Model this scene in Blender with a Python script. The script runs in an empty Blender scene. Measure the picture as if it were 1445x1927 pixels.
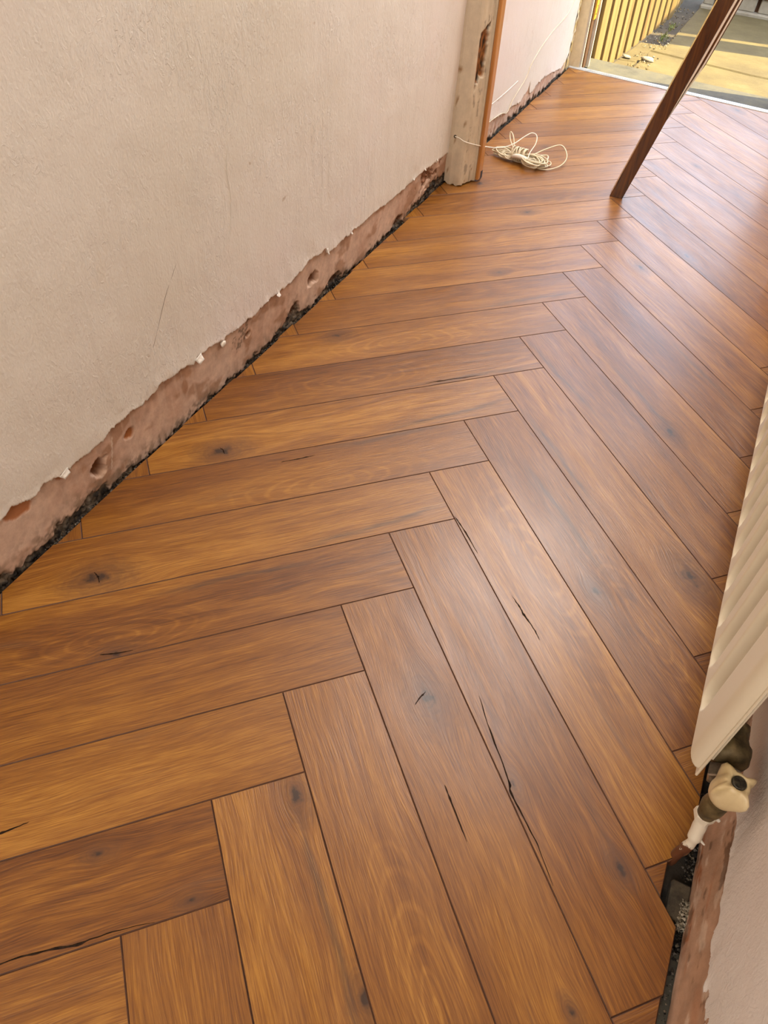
import bpy, bmesh, math, random
from mathutils import Vector, Matrix, noise
random.seed(7)
S = bpy.context.scene
COL = S.collection

# ------------------------------------------------------------------ camera
cd = bpy.data.cameras.new('camera')
cam = bpy.data.objects.new('camera', cd); COL.objects.link(cam)
fw = Vector((-0.25780, 0.63874, -0.72497)).normalized()
CAMLOC = Vector((0.3043, -0.7841, 0.9340))
rt = Vector((0.8970, 0.4370, 0.0670)); rt = (rt - fw*rt.dot(fw)).normalized()
up = rt.cross(fw)
m = Matrix((rt, up, -fw)).transposed().to_4x4(); m.translation = CAMLOC
cam.matrix_world = m
cd.sensor_fit = 'VERTICAL'; cd.sensor_height = 24.0
cd.lens = 24.0*1411.3/1927.0
cd.clip_start = 0.02; cd.clip_end = 200
S.camera = cam

# ------------------------------------------------------------------ world, sun, fill lights, exposure
w = bpy.data.worlds.new('sky'); S.world = w; w.use_nodes = True
wn = w.node_tree.nodes; wl = w.node_tree.links
sky = wn.new('ShaderNodeTexSky'); sky.sky_type = 'NISHITA'
sky.sun_disc = False; sky.sun_elevation = math.radians(52); sky.sun_rotation = math.radians(80)
mx = wn.new('ShaderNodeMix'); mx.data_type = 'RGBA'; mx.inputs[0].default_value = 0.72      # thin bright haze over the blue
wl.new(sky.outputs['Color'], mx.inputs[6]); mx.inputs[7].default_value = (1.75, 1.80, 1.85, 1)
bg = wn['Background']; wl.new(mx.outputs[2], bg.inputs['Color']); bg.inputs['Strength'].default_value = 1.65
sd = bpy.data.lights.new('sun', 'SUN'); sd.energy = 15.5; sd.color = (1.0, 0.80, 0.38); sd.angle = math.radians(0.5)
sun = bpy.data.objects.new('sun', sd); COL.objects.link(sun)
sun.rotation_euler = Vector((0.966, 0.22, 1.22)).to_track_quat('Z', 'Y').to_euler()

def area(name, loc, aim, sx, sy, power, color):
    l = bpy.data.lights.new(name, 'AREA'); l.shape = 'RECTANGLE'; l.size = sx; l.size_y = sy
    l.energy = power; l.color = color
    o = bpy.data.objects.new(name, l); COL.objects.link(o); o.location = loc
    o.rotation_euler = (Vector(loc)-Vector(aim)).to_track_quat('Z', 'Y').to_euler()
    return o
area('hall_fill_light', (0.05, 1.0, 2.33), (0.05, 0.9, 0), 0.9, 1.3, 19.5, (1.0, 0.93, 0.88))  # added overhead fill for the hall, source out of view
area('porch_fill_light', (0.05, 2.1, 2.33), (0.05, 2.1, 0), 0.8, 0.9, 31, (1.0, 0.97, 0.94))  # added fill that brightens the porch end, no lamp known there
area('back_fill_light', (0.05, -1.9, 1.35), (0.0, 0, 1.0), 0.9, 1.8, 20, (1.0, 0.93, 0.87))  # added fill from behind the camera; the back wall has no opening
S.view_settings.view_transform = 'Standard'; S.view_settings.look = 'None'
S.view_settings.gamma = 1.0; S.view_settings.use_curve_mapping = False
S.view_settings.exposure = 0.42

# ------------------------------------------------------------------ helpers
def tag(o, label=None, cat=None, group=None, kind=None):
    if label: o['label'] = label
    if cat: o['category'] = cat
    if group: o['group'] = group
    if kind: o['kind'] = kind
    return o
def mesh(name, verts, faces, mat=None, parent=None, smooth=False, cols=None, uvs=None, mats=None, fm=None):
    me = bpy.data.meshes.new(name); me.from_pydata([tuple(v) for v in verts], [], faces)
    if cols is not None:
        a = me.color_attributes.new('tint', 'FLOAT_COLOR', 'POINT')
        flat = []
        for c in cols: flat += [c[0], c[1], c[2], 1.0]
        a.data.foreach_set('color', flat)
    if uvs is not None:
        l = me.uv_layers.new(name='UVMap')
        vi = [0]*len(me.loops); me.loops.foreach_get('vertex_index', vi)
        flat = []
        for i in vi: flat += [uvs[i][0], uvs[i][1]]
        l.data.foreach_set('uv', flat)
    if mats:
        for q in mats: me.materials.append(q)
    elif mat: me.materials.append(mat)
    if fm: me.polygons.foreach_set('material_index', fm)
    if smooth: me.polygons.foreach_set('use_smooth', [True]*len(me.polygons))
    me.update()
    o = bpy.data.objects.new(name, me); COL.objects.link(o)
    if parent: o.parent = parent
    return o
def from_bm(name, bm, mat, parent=None, smooth=False):
    me = bpy.data.meshes.new(name); bm.to_mesh(me); bm.free()
    me.materials.append(mat)
    if smooth: me.polygons.foreach_set('use_smooth', [True]*len(me.polygons))
    o = bpy.data.objects.new(name, me); COL.objects.link(o)
    if parent: o.parent = parent
    return o
def empty(name, loc=(0, 0, 0)):
    o = bpy.data.objects.new(name, None); COL.objects.link(o); o.location = loc; o.empty_display_size = 0.05
    return o
def bx(bm, x0, x1, y0, y1, z0, z1, bev=0.0):
    r = bmesh.ops.create_cube(bm, size=1.0)
    vs = r['verts']
    for v in vs:
        v.co = Vector(((x0+x1)/2+v.co.x*(x1-x0), (y0+y1)/2+v.co.y*(y1-y0), (z0+z1)/2+v.co.z*(z1-z0)))
    if bev:
        es = list({e for v in vs for e in v.link_edges})
        bmesh.ops.bevel(bm, geom=es, offset=bev, segments=1, affect='EDGES', profile=0.5)
def box(name, x0, x1, y0, y1, z0, z1, mat, parent=None, bev=0.0):
    bm = bmesh.new(); bx(bm, x0, x1, y0, y1, z0, z1, bev)
    return from_bm(name, bm, mat, parent)
def smoothpath(pts, n=6):
    P = [Vector(p) for p in pts]; out = []
    for i in range(len(P)-1):
        a = P[max(i-1, 0)]; b = P[i]; c = P[i+1]; d = P[min(i+2, len(P)-1)]
        for j in range(n):
            t = j/n
            out.append(0.5*((2*b)+(c-a)*t+(2*a-5*b+4*c-d)*t*t+(-a+3*b-3*c+d)*t**3))
    out.append(P[-1]); return out
def tube_data(path, r, seg=8, rfun=None):
    vs = []; fs = []; n = len(path)
    up = Vector((0, 0, 1)); prev = None
    for i, p in enumerate(path):
        t = (path[min(i+1, n-1)]-path[max(i-1, 0)])
        t = t.normalized() if t.length > 1e-9 else Vector((1, 0, 0))
        if prev is None:
            a = t.cross(up)
            if a.length < 0.1: a = t.cross(Vector((1, 0, 0)))
            a.normalize()
        else:
            a = prev - t*prev.dot(t)
            a = a.normalized() if a.length > 1e-6 else t.orthogonal().normalized()
        prev = a; b = t.cross(a)
        rr = rfun(i/(n-1)) if rfun else r
        for k in range(seg):
            an = 2*math.pi*k/seg
            vs.append(p + a*math.cos(an)*rr + b*math.sin(an)*rr)
    for i in range(n-1):
        for k in range(seg):
            k2 = (k+1) % seg
            fs.append((i*seg+k, i*seg+k2, (i+1)*seg+k2, (i+1)*seg+k))
    fs.append(tuple(range(seg-1, -1, -1))); fs.append(tuple((n-1)*seg+k for k in range(seg)))
    return vs, fs
def tube(name, pts, r, mat, parent=None, seg=8, n=6, rfun=None):
    v, f = tube_data(smoothpath(pts, n), r, seg, rfun)
    return mesh(name, v, f, mat, parent, True)
def lathe(name, prof, center, axis, mat, parent=None, seg=32, rmod=None, smooth=True):
    ax = Vector(axis).normalized(); a = ax.orthogonal().normalized(); b = ax.cross(a)
    vs = []; fs = []
    for i, (r, h) in enumerate(prof):
        for k in range(seg):
            an = 2*math.pi*k/seg
            rr = rmod(an, r, h, i) if rmod else r
            vs.append(Vector(center)+ax*h+a*math.cos(an)*rr+b*math.sin(an)*rr)
    for i in range(len(prof)-1):
        for k in range(seg):
            k2 = (k+1) % seg
            fs.append((i*seg+k, i*seg+k2, (i+1)*seg+k2, (i+1)*seg+k))
    fs.append(tuple(range(seg-1, -1, -1))); fs.append(tuple((len(prof)-1)*seg+k for k in range(seg)))
    o = mesh(name, vs, fs, mat, parent, smooth)
    return o
def lerp(tab, x):
    if x <= tab[0][0]: return tab[0][1]
    for (a, b), (c, d) in zip(tab, tab[1:]):
        if x <= c: return b+(d-b)*(x-a)/max(c-a, 1e-6)
    return tab[-1][1]
def sstep(a, b, x):
    t = min(max((x-a)/(b-a), 0), 1); return t*t*(3-2*t)
def mixc(a, b, t):
    t = min(max(t, 0), 1); return tuple(a[i]+(b[i]-a[i])*t for i in range(3))
def fn(x, y, z=0.0, o=3): return noise.fractal(Vector((x, y, z)), 1.0, 2.0, o, noise_basis='PERLIN_ORIGINAL')

# ------------------------------------------------------------------ materials
class NT:
    def __init__(s, name):
        s.m = bpy.data.materials.new(name); s.m.use_nodes = True
        s.t = s.m.node_tree; s.n = s.t.nodes; s.b = s.n['Principled BSDF']
    def new(s, ty, **kw):
        x = s.n.new(ty)
        for k, v in kw.items(): setattr(x, k, v)
        return x
    def put(s, sock, v):
        if isinstance(v, bpy.types.NodeSocket): s.t.links.new(v, sock)
        elif v is not None: sock.default_value = v
    def math(s, op, a, b=None, c=None, clamp=False):
        x = s.new('ShaderNodeMath', operation=op, use_clamp=clamp)
        s.put(x.inputs[0], a); s.put(x.inputs[1], b); s.put(x.inputs[2], c)
        return x.outputs[0]
    def noise(s, vec, scale=5, detail=2, rough=0.5, dist=0.0):
        x = s.new('ShaderNodeTexNoise'); s.put(x.inputs['Vector'], vec)
        x.inputs['Scale'].default_value = scale; x.inputs['Detail'].default_value = detail
        x.inputs['Roughness'].default_value = rough; x.inputs['Distortion'].default_value = dist
        return x.outputs['Fac']
    def ramp(s, f, stops, interp='LINEAR'):
        x = s.new('ShaderNodeValToRGB'); x.color_ramp.interpolation = interp
        e = x.color_ramp.elements
        while len(e) < len(stops): e.new(0.5)
        for i, (p, c) in enumerate(stops):
            e[i].position = p; e[i].color = (c, c, c, 1) if isinstance(c, (int, float)) else (*c, 1)
        s.put(x.inputs[0], f); return x.outputs[0]
    def mix(s, f, a, b, bt='MIX'):
        x = s.new('ShaderNodeMix', data_type='RGBA', blend_type=bt)
        s.put(x.inputs[0], f)
        for i, v in ((6, a), (7, b)):
            s.put(x.inputs[i], (*v, 1) if isinstance(v, tuple) else v)
        return x.outputs[2]
    def xyz(s, a, b, c):
        x = s.new('ShaderNodeCombineXYZ')
        for i, v in enumerate((a, b, c)): s.put(x.inputs[i], v)
        return x.outputs[0]
    def bump(s, h, strength=0.3, dist=0.001, nrm=None):
        x = s.new('ShaderNodeBump'); x.inputs['Strength'].default_value = strength; x.inputs['Distance'].default_value = dist
        s.put(x.inputs['Height'], h)
        if nrm is not None: s.put(x.inputs['Normal'], nrm)
        s.put(s.b.inputs['Normal'], x.outputs[0]); return x.outputs[0]
    def obj(s): return s.new('ShaderNodeTexCoord').outputs['Object']
    def attr(s, name, ty='OBJECT'):
        return s.new('ShaderNodeAttribute', attribute_name=name, attribute_type=ty)
def simple(name, c1, c2, scale=8, rough=0.6, bump=0.2, bscale=60, bdist=0.001, metal=0.0, detail=4, lo=0.35, hi=0.65):
    t = NT(name); co = t.obj()
    f = t.noise(co, scale, detail, 0.6)
    t.put(t.b.inputs['Base Color'], t.ramp(f, [(lo, c1), (hi, c2)]))
    t.b.inputs['Roughness'].default_value = rough; t.b.inputs['Metallic'].default_value = metal
    if bump: t.bump(t.noise(co, bscale, 4, 0.6), bump, bdist)
    return t.m

def wood_floor():
    t = NT('oak_plank')
    uv = t.new('ShaderNodeUVMap'); uv.uv_map = 'UVMap'
    sp = t.new('ShaderNodeSeparateXYZ'); t.put(sp.inputs[0], uv.outputs[0])
    u, v = sp.outputs[0], sp.outputs[1]
    seed = t.attr('seed').outputs['Fac']; tone = t.attr('tone').outputs['Fac']
    kn = []; vw = v
    for i in (1, 2):
        a = t.attr('knot%d' % i).outputs['Vector']
        k = t.new('ShaderNodeSeparateXYZ'); t.put(k.inputs[0], a)
        du = t.math('SUBTRACT', u, k.outputs[0]); dv = t.math('SUBTRACT', v, k.outputs[1])
        du2 = t.math('MULTIPLY', du, 0.55)
        d = t.math('SQRT', t.math('ADD', t.math('MULTIPLY', du2, du2), t.math('MULTIPLY', dv, dv)))
        q = t.math('DIVIDE', d, k.outputs[2])
        kn.append((q, du, dv))
        g = t.math('EXPONENT', t.math('MULTIPLY', t.math('MULTIPLY', q, q), -0.22))
        vw = t.math('SUBTRACT', vw, t.math('MULTIPLY', t.math('MULTIPLY', dv, g), 0.85))
    fa = t.attr('figure').outputs['Vector']
    k = t.new('ShaderNodeSeparateXYZ'); t.put(k.inputs[0], fa)
    du = t.math('MULTIPLY', t.math('SUBTRACT', u, k.outputs[0]), 0.28); dv = t.math('SUBTRACT', v, k.outputs[1])
    fq = t.math('DIVIDE', t.math('SQRT', t.math('ADD', t.math('MULTIPLY', du, du), t.math('MULTIPLY', dv, dv))), k.outputs[2])
    fqn = t.math('ADD', fq, t.math('MULTIPLY', t.math('SUBTRACT', t.noise(t.xyz(t.math('MULTIPLY', u, 9), t.math('MULTIPLY', v, 26), seed), 1, 2), 0.5), 0.6))
    figm = t.ramp(t.math('MULTIPLY', fqn, 0.4), [(0.45, 1.0), (1.0, 0.0)])
    figr = t.ramp(t.math('SINE', t.math('MULTIPLY', fqn, 17)), [(0.35, 0.0), (1.0, 1.0)])
    fig = t.math('MULTIPLY', figm, figr)
    # slow wander of the grain
    wv = t.noise(t.xyz(t.math('MULTIPLY', u, 3.2), t.math('MULTIPLY', v, 7), seed), 1, 2, 0.5)
    vw = t.math('ADD', vw, t.math('MULTIPLY', t.math('SUBTRACT', wv, 0.5), 0.035))
    fine = t.noise(t.xyz(t.math('MULTIPLY', u, 22), t.math('MULTIPLY', vw, 640), seed), 1, 3, 0.62)
    mid = t.noise(t.xyz(t.math('MULTIPLY', u, 2.2), t.math('MULTIPLY', vw, 100), seed), 1, 3, 0.6)
    broad = t.noise(t.xyz(t.math('MULTIPLY', u, 1.3), t.math('MULTIPLY', vw, 15), seed), 1, 4, 0.55, 0.3)
    cl = t.noise(t.xyz(t.math('MULTIPLY', u, 1.7), t.math('MULTIPLY', vw, 11), t.math('ADD', seed, 7.3)), 1, 1.5, 0.5)
    ring = t.math('SINE', t.math('ADD', t.math('MULTIPLY', cl, 85), t.math('MULTIPLY', fine, 1.2)))
    ringm = t.ramp(t.noise(t.xyz(t.math('MULTIPLY', u, 2), t.math('MULTIPLY', v, 8), t.math('ADD', seed, 21)), 1, 1), [(0.47, 0.0), (0.62, 1.0)])
    f = t.math('ADD', t.math('MULTIPLY', fine, 0.56), t.math('MULTIPLY', mid, 0.22))
    f = t.math('ADD', f, t.math('MULTIPLY', broad, 0.46))
    f = t.math('ADD', f, t.math('ADD', t.math('MULTIPLY', t.math('MULTIPLY', ring, ringm), 0.04), t.math('MULTIPLY', fig, 0.065)))
    f = t.math('ADD', f, tone)
    f = t.math('SUBTRACT', f, 0.115)
    col = t.ramp(f, [(0.27, (0.066, 0.0185, 0.0022)), (0.42, (0.145, 0.047, 0.0045)), (0.55, (0.228, 0.086, 0.0088)), (0.74, (0.400, 0.182, 0.027))])
    # grey-brown mineral streaks along the grain
    st = t.noise(t.xyz(t.math('MULTIPLY', u, 2.1), t.math('MULTIPLY', vw, 26), t.math('ADD', seed, 3.1)), 1, 4, 0.6, 0.6)
    stf = t.math('MULTIPLY', t.ramp(st, [(0.62, 0.0), (0.74, 1.0)]), 0.42)
    col = t.mix(stf, col, (0.105, 0.050, 0.026))
    # dark heart streak running out along the board
    sa = t.new('ShaderNodeSeparateXYZ'); t.put(sa.inputs[0], t.attr('streak').outputs['Vector'])
    du = t.math('SUBTRACT', u, sa.outputs[0])
    wob = t.math('MULTIPLY', t.math('SUBTRACT', t.noise(t.xyz(t.math('MULTIPLY', u, 9), seed, 0.0), 1, 3), 0.5), 0.022)
    vc = t.math('ADD', t.math('ADD', sa.outputs[1], t.math('MULTIPLY', du, sa.outputs[2])), wob)
    e = t.math('DIVIDE', t.math('SUBTRACT', v, vc), 0.0055)
    g = t.math('EXPONENT', t.math('MULTIPLY', t.math('MULTIPLY', e, e), -1.0))
    win = t.ramp(t.math('DIVIDE', du, 0.32), [(0.02, 0.0), (0.3, 1.0), (0.75, 1.0), (1.0, 0.0)])
    g = t.math('MULTIPLY', t.math('MULTIPLY', g, win), t.ramp(fine, [(0.25, 1.0), (0.7, 0.45)]))
    col = t.mix(t.math('MULTIPLY', g, 0.85), col, (0.050, 0.022, 0.012))
    # knots
    nk = t.noise(t.xyz(t.math('MULTIPLY', u, 60), t.math('MULTIPLY', v, 60), seed), 1, 3, 0.6)
    for q, du, dv in kn:
        qq = t.math('ADD', q, t.math('MULTIPLY', t.math('SUBTRACT', nk, 0.5), 1.5))
        halo = t.ramp(t.math('MULTIPLY', qq, 0.33), [(0.12, 0.85), (0.75, 0.0)])
        col = t.mix(t.math('MULTIPLY', halo, 0.85), col, (0.100, 0.038, 0.012))
        rg = t.math('SINE', t.math('MULTIPLY', qq, 15))
        col = t.mix(t.math('MULTIPLY', t.math('MULTIPLY', t.math('ADD', rg, 1), halo), 0.22), col, (0.08, 0.03, 0.012))
        core = t.ramp(qq, [(0.16, 1.0), (0.5, 0.0)])
        col = t.mix(t.math('MULTIPLY', core, 0.95), col, (0.028, 0.012, 0.006))
    t.put(t.b.inputs['Base Color'], col)
    t.put(t.b.inputs['Roughness'], t.ramp(t.noise(t.xyz(t.math('MULTIPLY', u, 7), t.math('MULTIPLY', v, 30), seed), 1, 3), [(0.3, 0.33), (0.7, 0.44)]))
    t.b.inputs['Specular IOR Level'].default_value = 0.5
    h = t.math('ADD', t.math('MULTIPLY', fine, 0.75), t.math('MULTIPLY', mid, 0.25))
    h = t.math('ADD', h, t.math('MULTIPLY', t.math('MULTIPLY', ring, ringm), 0.12))
    t.b.inputs['Coat Weight'].default_value = 0.22; t.b.inputs['Coat Roughness'].default_value = 0.22
    t.bump(h, 0.5, 0.0010)
    return t.m
M_OAK = wood_floor()
M_BEVEL = simple('plank_edge', (0.055, 0.018, 0.006), (0.085, 0.03, 0.01), 30, 0.6, 0)
M_CORE = simple('plank_core', (0.30, 0.14, 0.06), (0.38, 0.19, 0.085), 200, 0.8, 0)
M_CRACK = simple('crack_filler', (0.010, 0.006, 0.004), (0.035, 0.020, 0.012), 90, 0.95, 0)
M_CRACK.node_tree.nodes['Principled BSDF'].inputs['Specular IOR Level'].default_value = 0.1

def paint_mat():
    t = NT('cream_wall_paint'); co = t.obj()
    big = t.noise(co, 1.6, 3, 0.5)
    col = t.ramp(big, [(0.35, (0.70, 0.65, 0.57)), (0.52, (0.74, 0.69, 0.625)), (0.68, (0.76, 0.68, 0.64))])
    sc = t.noise(co, 14, 4, 0.6)
    col = t.mix(t.math('MULTIPLY', t.ramp(sc, [(0.62, 0.0), (0.75, 1.0)]), 0.25), col, (0.66, 0.56, 0.43))
    spk = t.noise(co, 55, 1, 0.5)
    col = t.mix(t.math('MULTIPLY', t.ramp(spk, [(0.80, 0.0), (0.84, 1.0)]), 0.5), col, (0.42, 0.30, 0.19))
    t.put(t.b.inputs['Base Color'], col); t.b.inputs['Roughness'].default_value = 0.62
    t.b.inputs['Specular IOR Level'].default_value = 0.35
    mp = t.new('ShaderNodeMapping'); t.put(mp.inputs['Vector'], co); mp.inputs['Scale'].default_value = (1, 1, 0.55)
    stip = t.noise(mp.outputs[0], 260, 3, 0.55)
    # patchy scraped texture: stronger in places
    mask = t.ramp(t.noise(co, 6, 4, 0.6), [(0.45, 0.15), (0.68, 1.0)])
    rag = t.noise(mp.outputs[0], 75, 5, 0.7, 0.6)
    vor = t.ramp(rag, [(0.50, 0.0), (0.56, 1.0)])
    wav = t.noise(co, 9, 2, 0.5)
    mp2 = t.new('ShaderNodeMapping'); t.put(mp2.inputs['Vector'], co); mp2.inputs['Scale'].default_value = (1, 1, 0.06)
    run = t.ramp(t.noise(mp2.outputs[0], 48, 3, 0.6), [(0.55, 0.0), (0.66, 1.0)])
    h = t.math('ADD', t.math('MULTIPLY', stip, 0.42), t.math('MULTIPLY', t.math('MULTIPLY', vor, mask), 0.35))
    h = t.math('ADD', h, t.math('MULTIPLY', wav, 1.6))
    h = t.math('ADD', h, t.math('MULTIPLY', t.math('MULTIPLY', run, mask), 0.2))
    t.bump(h, 0.62, 0.0040)
    return t.m
M_PAINT = paint_mat()
def tint_mat(name, rough=0.85, bs=180, bd=0.0012, vary=0.25, st=0.45):
    t = NT(name); co = t.obj()
    a = t.attr('tint', 'GEOMETRY').outputs['Color']
    n = t.noise(co, 45, 5, 0.65)
    k = t.ramp(n, [(0.3, 1-vary), (0.7, 1+vary*0.35)])
    col = t.mix(1.0, a, k, 'MULTIPLY')
    t.put(t.b.inputs['Base Color'], col); t.b.inputs['Roughness'].default_value = rough
    t.b.inputs['Specular IOR Level'].default_value = 0.3
    t.bump(t.noise(co, bs, 5, 0.7), st, bd)
    return t.m
M_PLASTER = tint_mat('bare_plaster')
M_FRAMEPAINT = tint_mat('old_gloss_paint', 0.42, 90, 0.0006, 0.12, 0.3)
M_FLAKE = simple('paint_flake', (0.74, 0.66, 0.55), (0.84, 0.78, 0.68), 60, 0.6, 0.2)
M_SCREED = simple('dark_subfloor', (0.010, 0.008, 0.006), (0.040, 0.032, 0.022), 22, 0.95, 0.6, 90, 0.004)
M_CEIL = simple('ceiling_white', (0.60, 0.48, 0.33), (0.64, 0.52, 0.37), 3, 0.9, 0.2, 120)
M_ORANGE = None

def stained_wood(name, cols, across=(1, 1, 1), rough=0.35, scale=26, coat=0.0):
    t = NT(name); co = t.obj()
    mp = t.new('ShaderNodeMapping'); t.put(mp.inputs['Vector'], co); mp.inputs['Scale'].default_value = across
    f = t.noise(mp.outputs[0], scale, 4, 0.6, 1.2)
    t.put(t.b.inputs['Base Color'], t.ramp(f, cols)); t.b.inputs['Roughness'].default_value = rough
    t.b.inputs['Coat Weight'].default_value = coat; t.b.inputs['Coat Roughness'].default_value = 0.12
    t.bump(f, 0.15, 0.0006); return t.m
M_VARN = stained_wood('orange_varnished_pine', [(0.3, (0.36, 0.14, 0.03)), (0.6, (0.56, 0.25, 0.07)), (0.8, (0.62, 0.31, 0.10))], (1, 1, 0.08), 0.4)
M_MAHOG = stained_wood('red_brown_varnished_wood', [(0.30, (0.030, 0.007, 0.001)), (0.5, (0.085, 0.024, 0.002)), (0.75, (0.15, 0.050, 0.005))], (2.0, 2.0, 0.12), 0.22, 30, 0.6)
M_RAWWOOD = stained_wood('splintered_wood', [(0.35, (0.035, 0.014, 0.006)), (0.6, (0.22, 0.085, 0.025)), (0.8, (0.36, 0.16, 0.05))], (1, 1, 0.1), 0.8, 60)
M_RAD = simple('radiator_enamel', (0.70, 0.61, 0.45), (0.74, 0.65, 0.49), 4, 0.30, 0.06, 300, 0.0004)
def _rad():
    M_RAD.node_tree.nodes['Principled BSDF'].inputs['Specular IOR Level'].default_value = 0.5
_rad()
M_BRASS = simple('grimy_brass', (0.06, 0.043, 0.018), (0.22, 0.16, 0.07), 45, 0.55, 0.5, 120, 0.0012, 0.35)
M_NUT = simple('dull_chrome', (0.20, 0.17, 0.13), (0.50, 0.45, 0.37), 60, 0.28, 0.2, 150, 0.0005, 0.85)
M_CAP = simple('yellowed_plastic', (0.58, 0.44, 0.22), (0.72, 0.58, 0.34), 25, 0.38, 0.12, 200, 0.0005)
M_SCREW = simple('dark_screw', (0.02, 0.018, 0.014), (0.10, 0.085, 0.06), 200, 0.45, 0.4, 300, 0.0008, 0.6)
def pipe_mat():
    t = NT('painted_copper_pipe'); co = t.obj()
    n = t.noise(co, 55, 4, 0.7)
    sx = t.new('ShaderNodeSeparateXYZ'); t.put(sx.inputs[0], co)
    zz = t.math('MULTIPLY', t.math('SUBTRACT', sx.outputs[2], 0.040), 9)
    f = t.math('ADD', n, zz)
    t.put(t.b.inputs['Base Color'], t.ramp(f, [(0.46, (0.13, 0.045, 0.018)), (0.50, (0.74, 0.66, 0.52))]))
    t.b.inputs['Roughness'].default_value = 0.5; t.bump(f, 0.4, 0.001); return t.m
M_PIPE = pipe_mat()
M_CABLE = simple('cream_cable_sheath', (0.56, 0.47, 0.30), (0.66, 0.58, 0.42), 30, 0.4, 0)
M_CABLEW = simple('white_cable_sheath', (0.70, 0.62, 0.50), (0.80, 0.74, 0.64), 30, 0.45, 0)
M_TAPE = simple('white_tie_tape', (0.62, 0.56, 0.46), (0.74, 0.69, 0.60), 60, 0.55, 0.4)
M_ALU = simple('aluminium_strip', (0.62, 0.68, 0.72), (0.76, 0.80, 0.82), 20, 0.30, 0.05, 300, 0.0003, 0.6)
def ground_mat(name, cols, sc, spec=None):
    t = NT(name); co = t.obj()
    f = t.noise(co, sc, 6, 0.65)
    col = t.ramp(f, cols)
    g = t.noise(co, sc*9, 4, 0.7)
    col = t.mix(t.math('MULTIPLY', t.ramp(g, [(0.55, 0.0), (0.72, 1.0)]), 0.35), col, (0.14, 0.115, 0.06))
    t.put(t.b.inputs['Base Color'], col); t.b.inputs['Roughness'].default_value = 0.9
    t.bump(t.noise(co, sc*14, 5, 0.7), 0.5, 0.004); return t.m
M_PATH = ground_mat('path_concrete', [(0.3, (0.072, 0.054, 0.022)), (0.55, (0.102, 0.080, 0.031)), (0.75, (0.132, 0.106, 0.047))], 5)
M_SILL = ground_mat('sill_concrete', [(0.3, (0.045, 0.044, 0.038)), (0.5, (0.072, 0.070, 0.058)), (0.7, (0.095, 0.088, 0.060))], 14)
M_DIRT = ground_mat('garden_soil', [(0.3, (0.035, 0.028, 0.018)), (0.6, (0.065, 0.052, 0.034)), (0.75, (0.10, 0.08, 0.05))], 9)
M_SLAT = stained_wood('yellow_fence_pine', [(0.25, (0.12, 0.066, 0.018)), (0.5, (0.20, 0.130, 0.042)), (0.8, (0.25, 0.175, 0.070))], (1, 1, 0.07), 0.75, 20)
M_SLATD = stained_wood('brown_fence_board', [(0.3, (0.04, 0.016, 0.006)), (0.6, (0.08, 0.034, 0.011)), (0.8, (0.11, 0.05, 0.018))], (1, 1, 0.07), 0.8, 20)
M_RENDER = ground_mat('cream_render', [(0.3, (0.20, 0.175, 0.13)), (0.55, (0.27, 0.245, 0.19)), (0.75, (0.32, 0.295, 0.24))], 8)
M_HINGE = simple('brass_hinge', (0.45, 0.27, 0.03), (0.72, 0.47, 0.06), 40, 0.45, 0.4, 150, 0.001, 0.5)
M_LEAF = simple('weed_leaf', (0.07, 0.10, 0.012), (0.15, 0.18, 0.03), 60, 0.6, 0)
M_RUBBLE = tint_mat('rubble', 0.95, 220, 0.0015, 0.45)
M_GLASSBOUNCE = None

# ------------------------------------------------------------------ floor: subfloor and herringbone planks
floor = box('floor', -0.50, 0.60, -2.0, 2.66, -0.075, -0.020, M_SCREED)
tag(floor, kind='structure')
BW = 0.12; BL = 0.72; R2 = math.sqrt(0.5)
def clip(poly, nx, ny, c):                # keep nx*x+ny*y <= c ; poly of (x,y,u,v)
    out = []
    for i in range(len(poly)):
        p = poly[i]; q = poly[(i+1) % len(poly)]
        dp = nx*p[0]+ny*p[1]-c; dq = nx*q[0]+ny*q[1]-c
        if dp <= 0: out.append(p)
        if (dp < 0 < dq) or (dq < 0 < dp):
            t = dp/(dp-dq); out.append(tuple(p[j]+(q[j]-p[j])*t for j in range(4)))
    return out
def parea(p):
    return abs(sum(p[i][0]*p[(i+1) % len(p)][1]-p[(i+1) % len(p)][0]*p[i][1] for i in range(len(p))))/2
def inset(poly, d):                       # convex, counter-clockwise
    n = len(poly); out = []
    for i in range(n):
        a = Vector(poly[i-1][:2]); b = Vector(poly[i][:2]); c = Vector(poly[(i+1) % n][:2])
        e1 = (b-a).normalized(); e2 = (c-b).normalized()
        n1 = Vector((-e1.y, e1.x)); n2 = Vector((-e2.y, e2.x))
        k = n1+n2; k = k/max(k.length_squared, 0.15)*2*0.5
        s = d/max(k.normalized().dot(n1), 0.35)
        dd = (n1+n2).normalized()*s
        out.append((b.x+dd.x, b.y+dd.y))
    return out
TONE = {('A', -1, 0): .05, ('A', 0, 0): -.02, ('A', 1, 0): -.01, ('A', 2, 0): .045, ('A', 3, 0): -.05, ('A', 4, 0): .04,
        ('A', -2, 0): -.02, ('A', -3, 0): .05, ('A', -4, 0): -.03, ('A', -5, 0): .03, ('A', -6, 0): -.01, ('A', -7, 0): .0, ('A', -8, 0): .03,
        ('B', 0, 0): -.035, ('B', 1, 0): .0, ('B', 2, 0): -.015, ('B', 3, 0): .03, ('B', 4, 0): .0, ('B', -1, 0): .03, ('B', -2, 0): -.02,
        ('B', -3, 0): .035, ('B', -4, 0): -.03, ('B', -5, 0): .0, ('B', -6, 0): -.02, ('B', -7, 0): .02}
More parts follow.
